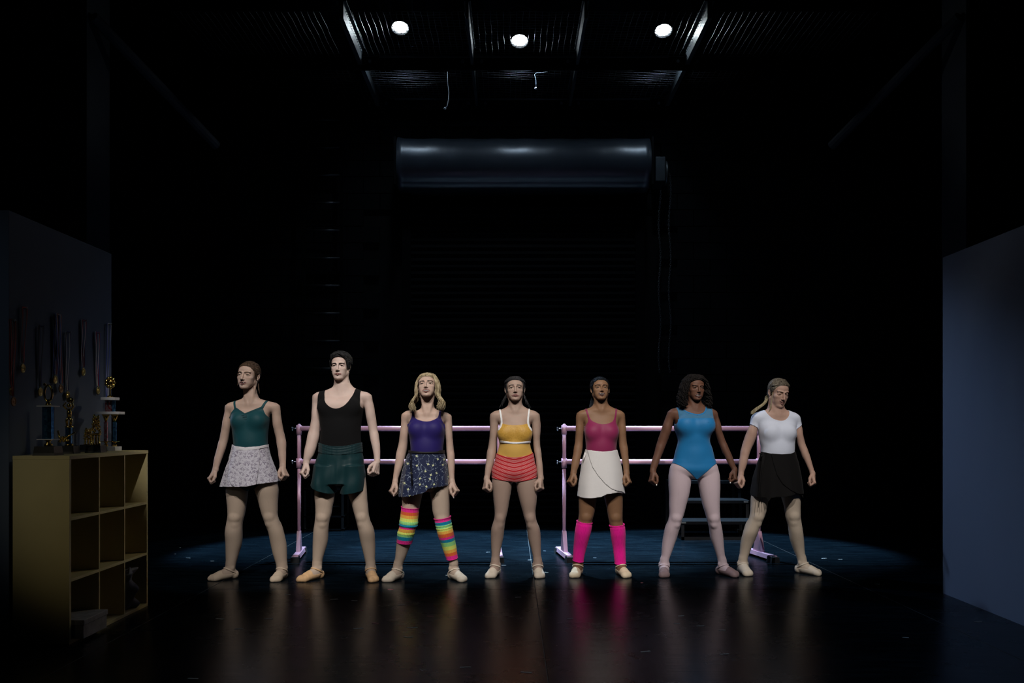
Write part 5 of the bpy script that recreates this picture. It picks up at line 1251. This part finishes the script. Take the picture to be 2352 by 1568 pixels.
def goldtop():
    m = mat('gold_lace_fabric', (.50, .28, .035), .55, spec=.4, sheen=.2); nt = m.node_tree; b = nt.nodes['Principled BSDF']; tc = N(nt, 'ShaderNodeTexCoord')
    n = N(nt, 'ShaderNodeTexNoise', Scale=70., Detail=3.0); nt.links.new(tc.outputs['Object'], n.inputs['Vector'])
    v = N(nt, 'ShaderNodeTexVoronoi', Scale=60.); nt.links.new(tc.outputs['Object'], v.inputs['Vector'])
    mx = N(nt, 'ShaderNodeMix', data_type='RGBA'); mx.inputs['A'].default_value = (.40, .21, .025, 1); mx.inputs['B'].default_value = (.62, .36, .06, 1); nt.links.new(n.outputs['Fac'], mx.inputs['Factor'])
    m2 = N(nt, 'ShaderNodeMix', data_type='RGBA'); m2.inputs['B'].default_value = (.95, .75, .35, 1); nt.links.new(mx.outputs['Result'], m2.inputs['A'])
    nt.links.new(math_n(nt, 'MULTIPLY', math_n(nt, 'LESS_THAN', v.outputs['Distance'], .09), .8), m2.inputs['Factor']); nt.links.new(m2.outputs['Result'], b.inputs['Base Color'])
    bp = N(nt, 'ShaderNodeBump', Strength=.6, Distance=.003); nt.links.new(n.outputs['Fac'], bp.inputs['Height']); nt.links.new(bp.outputs[0], b.inputs['Normal']); return m
d4.garment('bodice', goldtop(), [[(880,425),(888,431),(925,438),(968,441),(1020,438),(1058,431),(1066,425),(1076,452),(1094,480),(1150,485),(1150,552),(1075,552),(968,560),(868,549),(800,548),(800,482),(855,474),(870,452)]], off=.006)
d4.garment('camisole', fabric('yellow_lycra', (.60, .36, .085), .6, .2, .05), [[(800,540),(868,549),(968,560),(1075,552),(1150,545),(1150,700),(800,700)]], off=.004)
M_wt = fabric('white_trim', (.80, .80, .80))
d4.garment('waist_trim', M_wt, [[(800,545),(868,548),(968,556),(1075,551),(1150,548),(1150,560),(1075,563),(968,568),(868,561),(800,558)]], off=.008)
d4.garment('strap', M_wt, [[(861,322),(873,322),(891,430),(864,478),(852,474),(879,430)]], off=.0065); d4.garment('strap', M_wt, [[(1066,322),(1078,322),(1066,430),(1098,480),(1085,482),(1053,430)]], off=.0065)
def striped():
    m = fabric('red_striped_jersey', (.50, .02, .02)); nt = m.node_tree; b = nt.nodes['Principled BSDF']; tc = N(nt, 'ShaderNodeTexCoord')
    s = N(nt, 'ShaderNodeSeparateXYZ'); nt.links.new(tc.outputs['Object'], s.inputs[0])
    ax = math_n(nt, 'ABSOLUTE', math_n(nt, 'ADD', s.outputs[0], 0.0)); sag = math_n(nt, 'MULTIPLY', math_n(nt, 'MULTIPLY', ax, ax), -1.1)
    lowv = math_n(nt, 'MULTIPLY', ax, -.14)
    z = math_n(nt, 'ADD', math_n(nt, 'ADD', s.outputs[2], sag), lowv)
    fr = math_n(nt, 'FRACT', math_n(nt, 'DIVIDE', z, .0310)); tot = None
    for c in (.14, .38, .62):
        q = math_n(nt, 'LESS_THAN', math_n(nt, 'ABSOLUTE', math_n(nt, 'SUBTRACT', fr, c)), .042); tot = q if tot is None else math_n(nt, 'MAXIMUM', tot, q)
    mx = N(nt, 'ShaderNodeMix', data_type='RGBA'); mx.inputs['A'].default_value = (.43, .012, .018, 1); mx.inputs['B'].default_value = (.72, .42, .42, 1)
    nt.links.new(math_n(nt, 'MULTIPLY', tot, .8), mx.inputs['Factor']); nt.links.new(mx.outputs['Result'], b.inputs['Base Color']); return m
d4.garment('shorts', striped(), [[(840,628),(850,638),(900,654),(968,662),(1040,653),(1085,638),(1100,628),(1150,640),(1150,790),(1124,801),(1060,817),(986,830),(967,826),(945,826),(880,817),(814,804),(780,790),(780,640)]], off=.0075, th=.005)
for sg, u in ((-1, 912), (1, 1036)):
    x, z = d4.pg([(u, 247)])[0]; y = d4.hc[1] - .005
    MB().ball((x, y, z), .004, 10, 6).build('earring', mat('silver_earring', (.8, .8, .8), .15, metal=1.), d4.t, True); 
HM4 = hair_mat('black_brown_hair', (.008, .0075, .008), (.035, .036, .04))
V, Q = d4.hair_cap(HM4, 6)
P = pulled((0, 106, -8), 260, part=True)
for sg in (-1, 1):
    for k in range(4): P.append([(sg * 60, -46, 48), (sg * (66 + k * .4), -52, 8), (sg * (63 + k), -46, -30), (sg * (62 + k * 2.5), -36, -70 - 6 * k)])
    for k in range(8): P.append([(sg * 64, 30, -30), (sg * (70 + k * 2), 26, -75), (sg * (82 + k * 5), 20, -125 - 6 * k)])
d4.hair_obj(V, Q, [d4.strands(P, .0019, wave=.004)], HM4)

# ---- 5
d5 = Dancer(CC, 7.12, 'person in pink camisole, white wrap skirt and hot pink leg warmers', dict(
  cx=362, torso=[(292,320,406),(310,298,432),(330,262,470),(350,236,495),(385,230,495),(430,248,482),(480,250,483),(520,256,476),(600,262,466),(640,258,470),(700,246,480),(780,230,495),(850,220,504),(880,238,485),(915,330,390)],
  legs=[[(760,234,360),(850,216,345),(940,210,332),(1000,210,324),(1060,210,312),(1100,205,300),(1140,198,294),(1180,190,282),(1230,184,270),(1280,184,258),(1340,184,240),(1380,184,230),(1405,183,227)],
        [(760,364,492),(850,374,508),(940,386,511),(1000,400,511),(1060,411,510),(1100,418,510),(1140,428,516),(1180,438,522),(1230,446,524),(1280,456,525),(1340,467,528),(1380,473,529),(1400,476,529)]],
  arms=[[(362,198,254),(390,190,250),(430,188,247),(480,186,245),(520,184,243),(560,180,241),(600,175,238),(640,168,230),(680,160,219),(720,154,210),(750,151,198),(775,149,190)],
        [(362,474,524),(390,480,532),(430,483,536),(480,483,540),(520,482,542),(560,484,546),(600,490,551),(640,498,554),(680,506,556),(720,512,557),(750,515,557),(775,517,557)]],
  bust=(490,306,424), belly=600, knee=(1075,1078), waist=625, toes=(166,532), neck=(296,316,410), bust_r=.05,
  head=dict(u=357, v=194, s=.89, w=1.14, yaw=3, pitch=13, mouth=11, smile=6, squint=.85), skin=S_brown, lip=LIPD, browm=B_dk, hands=[dict(tilt=6, turn=18, thumb=.2), dict(tilt=6, turn=18, thumb=.3)],
  tights=T_brown, shoe=SH_cream)).build()
M_mg = fabric('raspberry_lycra', (.23, .018, .078), .55, .4, .05)
d5.garment('camisole', M_mg, [[(250,322),(262,322),(284,405),(330,428),(365,435),(400,432),(448,412),(463,322),(474,322),(459,415),(470,440),(486,464),(540,470),(540,760),(190,760),(190,470),(243,463),(260,433),(274,408)]])
M_ws = sheer('white_chiffon', (.72, .70, .69), .90)
rows5 = [(612,257,470),(640,246,478),(680,233,490),(760,222,505),(850,208,516),(940,200,525)]
d5.skirt('wrap_skirt', M_ws, rows5, .107, .160, hem=[(60,560),(250,608),(300,618),(365,621),(430,618),(472,608),(600,560),(600,905),(523,911),(470,898),(420,905),(392,908),(350,928),(290,936),(240,938),(206,932),(60,930)], back=900, nfold=6, amp=.06, phase=2.)
d5.skirt('wrap_panel', M_ws, rows5, .107, .160, hem=[(262,600),(300,616),(365,620),(430,616),(472,606),(600,560),(600,905),(525,912),(500,895),(460,886),(420,870),(380,838),(330,780),(295,725),(276,665)], back=0, nfold=6, amp=.06, rad=.006, phase=2.)
d5.skirt('waistband', fabric('white_band', (.66,.64,.63)), [(608,256,470),(620,254,472),(632,250,476)], .109, .110, hem=[(100,590),(240,600),(268,612),(365,620),(440,617),(466,610),(600,600),(600,622),(466,622),(440,630),(365,632),(268,628),(230,660),(100,660)], back=0, amp=0, nv=8, rad=.003)
x, z = d5.pg([(250, 640)])[0]; m = MB().ball((x, d5.D - .045, z), (.010, .012, .014), 12, 8); m.tube([(x, d5.D - .05, z), (x - .012, d5.D - .06, z - .03), (x - .02, d5.D - .062, z - .05)], [.007, .006, .003], 8); m.build('skirt_knot', M_ws, d5.t, True)
M_hp = fabric('hot_pink_knit', (.85, .006, .30), .85, .4, .25, 260, .05)
def frill(d, side, v0, rows, nm='frill'):
    L = d.legs[side]; c = L.at([float(d.z(v0))]); a, b = rows; xl, xr = float(d.x(a)), float(d.x(b)); m = MB(); n = 110; pts = []
    for k in range(n + 1):
        th = 2 * math.pi * k / n; rr = 1 + .02 * math.sin(26 * th); pts.append(((xl + xr) / 2 + ((xr - xl) / 2 + .001) * rr * math.cos(th), c[1][0] + ((xr - xl) / 2 * 1.06) * rr * math.sin(th), float(d.z(v0)) + .004 * math.sin(26 * th + 1) + .006 * math.sin(th) + (.10 if side else -.12) * (xr - xl) / 2 * math.cos(th)))
    m.tube(pts, .003, 5, False).build(nm, M_hp, d.t, True)
d5.warmer(0, 1108, 1382, M_hp, [(0, .02, .001), (.08, .02, .001), (1, .03, .001)], slope=-.12, rows=[(1108,196,301),(1140,190,298),(1180,182,291),(1280,176,266),(1340,172,250),(1382,170,243)])
d5.warmer(1, 1128, 1397, M_hp, [(0, .02, .001), (.08, .02, .001), (1, .03, .001)], slope=.08, rows=[(1128,422,523),(1160,426,529),(1200,431,533),(1300,450,534),(1397,461,537)])
frill(d5, 0, 1110, (196, 301)); frill(d5, 1, 1130, (421, 523))
HM5 = hair_mat('blue_black_hair', (.005, .006, .008), (.022, .028, .036), .34)
V, Q = d5.hair_cap(HM5, 4)
P = pulled((-5, 104, 10), 220)
for k in range(60):
    r = random.uniform(-14, 14); P.append([(r * .4, 100, 12), (-20 + r, 118, -10), (-46 + r, 104, -60), (-58 + r * 1.1, 74, -110), (-66 + r * 1.3, 50, -140 + r)])
d5.hair_obj(V, Q, [d5.strands(P, .0022, wave=.004)], HM5)

# ---- 6
d6 = Dancer(CD, 7.13, 'person with dark curly hair in a blue sleeveless leotard and pale pink tights', dict(depth=1.12,
  cx=378, torso=[(285,336,424),(305,305,450),(322,262,484),(345,232,505),(375,225,515),(430,243,510),(460,241,507),(500,255,489),(550,268,478),(600,256,495),(650,243,508),(700,235,517),(750,226,528),(778,260,500),(808,352,408)],
  legs=[[(690,236,372),(730,213,372),(780,202,358),(850,200,349),(930,203,335),(1000,202,315),(1060,203,300),(1100,196,287),(1150,180,275),(1220,165,256),(1300,156,230),(1350,153,212),(1400,150,191)],
        [(690,380,516),(730,386,534),(780,396,548),(850,406,552),(930,420,550),(1000,436,548),(1060,455,550),(1100,466,554),(1150,480,566),(1220,496,578),(1300,521,586),(1350,537,591),(1400,553,597)]],
  arms=[[(352,196,256),(380,181,246),(400,172,238),(440,158,230),(480,145,220),(520,131,207),(560,118,192),(600,106,174),(640,94,156),(680,81,138),(720,70,122),(745,66,110),(765,65,105)],
        [(352,488,535),(380,500,546),(400,507,553),(440,513,564),(480,520,573),(520,531,587),(560,545,602),(600,560,618),(640,578,634),(680,594,646),(710,607,655),(735,622,661),(755,634,665)]],
  bust=(440,312,440), belly=640, knee=(1080,1082), waist=630, toes=(146,650), neck=(292,333,424), bust_r=.066,
  head=dict(u=380, v=186, s=.92, w=1.09, yaw=12, pitch=2, roll=2, mouth=12, smile=-3), skin=S_dark, lip=LIPD, browm=B_dk, hands=[dict(tilt=-8, turn=15, thumb=.4), dict(tilt=-30, turn=25, thumb=.4)],
  tights=T_pink, shoe=SH_mauve, strap=T_pink, brow_dz=-4, brow_angle=3, nails=.004, nail_m=mat('white_nail', (.7, .68, .66), .2))).build()
M_bl = fabric('azure_lycra', (.010, .150, .36), .55, .3, .05); M_yoke = mat('blue_mesh', (.035, .14, .26), .7, sheen=.3, spec=.2, var=.1, vscale=60)
low = [(548,700),(517,704),(485,722),(450,752),(415,782),(395,804),(382,812),(370,806),(350,782),(315,750),(275,722),(235,703),(205,700)]
d6.garment('leotard', M_bl, [[(250,396),(300,394),(385,393),(460,393),(505,392),(512,420),(522,440),(560,470),(560,700)] + low[1:-1] + [(190,700),(190,470),(236,440),(250,420)]], off=.0045)
d6.garment('leotard_yoke', M_yoke, [[(243,280),(270,280),(286,322),(306,341),(332,356),(385,370),(425,360),(450,335),(460,280),(497,280),(496,345),(499,375),(506,397),(460,398),(385,398),(300,399),(255,401),(260,385),(257,350)]], off=.0035)
d6.garment('neck_trim', M_bl, [[(268,280),(284,320),(304,338),(332,353),(385,367),(425,357),(447,333),(458,280),(466,280),(455,338),(428,365),(385,374),(330,361),(303,347),(280,326),(262,280)]], off=.0055)
HM6 = hair_mat('curly_black_hair', (.004, .0035, .0035), (.014, .011, .010), .85); HM6.node_tree.nodes['Principled BSDF'].inputs['Specular IOR Level'].default_value = .15
V, Q = d6.hair_cap(HM6, 12, hairline=[(-70, 30), (-45, 10), (-25, -6), (-8, -20), (20, -38), (40, -54), (55, -66), (68, -78), (78, -88), (90, -104), (120, -140)], vol=(6, 2, 0))
P = []
for i in range(330):
    sg = -1 if i % 2 else 1; y0 = random.uniform(-76, 75); back = (y0 + 76) / 150; r = random.uniform(0, 26)
    zt_ = 37 + 84 * math.sqrt(max(0, 1 - ((y0 - 14) / 104) ** 2)); yy = -50 + back * 125; w_ = math.sqrt(max(.1, 1 - ((yy - 14) / 120) ** 2)); L_ = random.uniform(-135, -172)
    P.append([surf((sg * 3, y0 - 4, zt_), 7), surf((sg * 34, -68 + back * 120, 74 + 16 * back), 7 + r * .4), surf((sg * 60, -52 + back * 118, 44), 8 + r * .8), (sg * (88 + r * 1.4) * w_, yy - 4, -30), (sg * (96 + r * 1.5) * (w_ * .7 + .3), yy, -80), (sg * (92 + r * 1.7) * (w_ * .5 + .5), yy * .8 - 8, L_ * .8), (sg * (84 + r * 1.7) * (w_ * .5 + .5), yy * .8 - 14, L_)])
d6.hair_obj(V, Q, [d6.strands(P, .0034, 4, 44, .002, .002, curl=.0075, curln=7, taper=.7)], HM6)

# ---- 7
d7 = Dancer(CD, 7.20, 'person in white short sleeved top and black wrap skirt, rightmost of the line', dict(
  cx=955, torso=[(322,895,1000),(338,868,1026),(352,832,1056),(372,806,1082),(400,802,1088),(460,822,1078),(500,829,1075),(550,836,1068),(600,846,1065),(640,845,1064),(700,832,1076),(780,814,1093),(850,802,1102),(890,822,1085),(930,915,995)],
  legs=[[(780,814,948),(850,794,928),(930,773,890),(1000,768,878),(1050,764,866),(1080,758,856),(1120,744,836),(1180,719,814),(1250,705,790),(1300,701,772),(1350,697,754),(1390,695,738)],
        [(780,958,1092),(850,968,1106),(930,981,1111),(1000,999,1107),(1050,1006,1107),(1080,1010,1108),(1120,1022,1114),(1180,1035,1125),(1250,1051,1138),(1300,1070,1143),(1350,1090,1149),(1392,1106,1154)]],
  arms=[[(384,782,842),(410,774,832),(440,763,826),(470,748,819),(500,736,814),(530,725,808),(570,712,794),(610,701,774),(650,692,757),(690,684,745),(730,678,731),(765,675,715),(788,675,708)],
        [(384,1056,1104),(410,1066,1114),(440,1074,1122),(470,1078,1129),(500,1081,1134),(530,1086,1141),(570,1096,1152),(610,1108,1165),(650,1122,1178),(690,1138,1186),(730,1154,1194),(760,1165,1200),(780,1171,1203)]],
  bust=(490,896,1012), belly=620, knee=(1075,1068), waist=635, toes=(722,1222), neck=(330,893,1002), bust_r=.052,
  head=dict(u=956, v=217, s=1.02, w=1.02, yaw=14, pitch=-12, roll=4, mouth=4, smile=8, squint=.6), skin=S_rosy, lip=LIP, browm=B_br, hands=[dict(tilt=10, turn=14, thumb=.5), dict(tilt=-16, turn=20, thumb=.3)],
  tights=T_cream, shoe=SH_pale, sock=(1, 0), brow_dz=-1, brow_w=.6)).build()
M_wht = fabric('white_jersey', (.72, .77, .90), .75, .2, .05)
d7.garment('top', M_wht, [[(862,300),(862,345),(882,373),(908,397),(950,411),(985,409),(1012,391),(1027,362),(1030,335),(1032,300),(1180,300),(1160,395),(1130,434),(1078,467),(1085,500),(1080,560),(1076,600),(1076,680),(834,680),(836,600),(826,560),(818,500),(822,464),(755,430),(725,400),(740,300)]], off=.005, arms=True)
M_bs = mat('black_chiffon', (.0045, .0040, .0042), .85, sheen=.03, spec=.2, alpha=.97, bump=.1, bscale=50)
rows7 = [(622,842,1070),(660,832,1078),(700,816,1092),(800,786,1112),(870,774,1122),(960,764,1130)]
d7.skirt('wrap_skirt', M_bs, rows7, .108, .172, hem=[(700,560),(840,624),(890,636),(955,640),(1020,636),(1072,622),(1200,560),(1200,915),(1126,920),(1112,940),(1085,912),(1045,908),(960,928),(900,930),(870,935),(855,962),(840,932),(800,936),(765,926),(700,925)], back=915, nfold=9, amp=.09, phase=.3)
d7.skirt('wrap_panel', M_bs, rows7, .108, .172, hem=[(885,634),(955,639),(1020,635),(1072,621),(1200,560),(1200,905),(1124,914),(1060,908),(1000,880),(950,840),(915,780),(895,700)], back=0, nfold=9, amp=.09, rad=.006, phase=.3)
x, z = d7.pg([(836, 640)])[0]; m = MB().ball((x, d7.D - .055, z), (.013, .012, .014), 10, 8)
m.tube([(x, d7.D - .05, z), (x - .03, d7.D - .075, z + .008), (x - .02, d7.D - .08, z - .02), (x, d7.D - .06, z - .004)], .004, 6)
for k, (du, dv) in enumerate(((-48, 1000), (-38, 975))):
    p = [d7.pg([(836, 640)])[0], d7.pg([(815, 760)])[0], d7.pg([(800, 880)])[0], d7.pg([(836 + du, dv)])[0]]
    m.tube([(q[0] + .01 * k, d7.D - .075 - .022 * i, q[1]) for i, q in enumerate(p)], [.005, .004, .004, .002], 6)
m.build('skirt_tie', M_bs, d7.t, True)
HM7 = hair_mat('dark_blonde_hair', (.06, .045, .032), (.22, .19, .14), .35); HM7b = hair_mat('light_ponytail_hair', (.25, .20, .11), (.52, .46, .30), .35)
V, Q = d7.hair_cap(HM7, 5)
P = pulled((-14, 104, -30), 260, part=True)
ho = d7.hair_obj(V, Q, [d7.strands(P, .0018)], HM7)
P = []
for k in range(120):
    r, q = random.uniform(-13, 13), random.uniform(-13, 13); P.append([(-20 + r * .4, 100, -35 + q * .3), (-48 + r, 78, -62 + q), (-72 + r * .8, 34, -78 + q * .9), (-118 + r * .6, 0, -110 + q * .7), (-170 + r * .8, -16, -140 + q * .8), (-205 + r, -22, -172 + q * .9 - abs(r) * .4)])
for k in range(10): P.append([(-60, -20, 20), (-66, -30, -30), (-62, -30, -80), (-66 - k, -40, -130 - k * 2)])
d7.hair_obj(None, None, [d7.strands(P, .0021, wave=.003)], HM7b, 'ponytail')
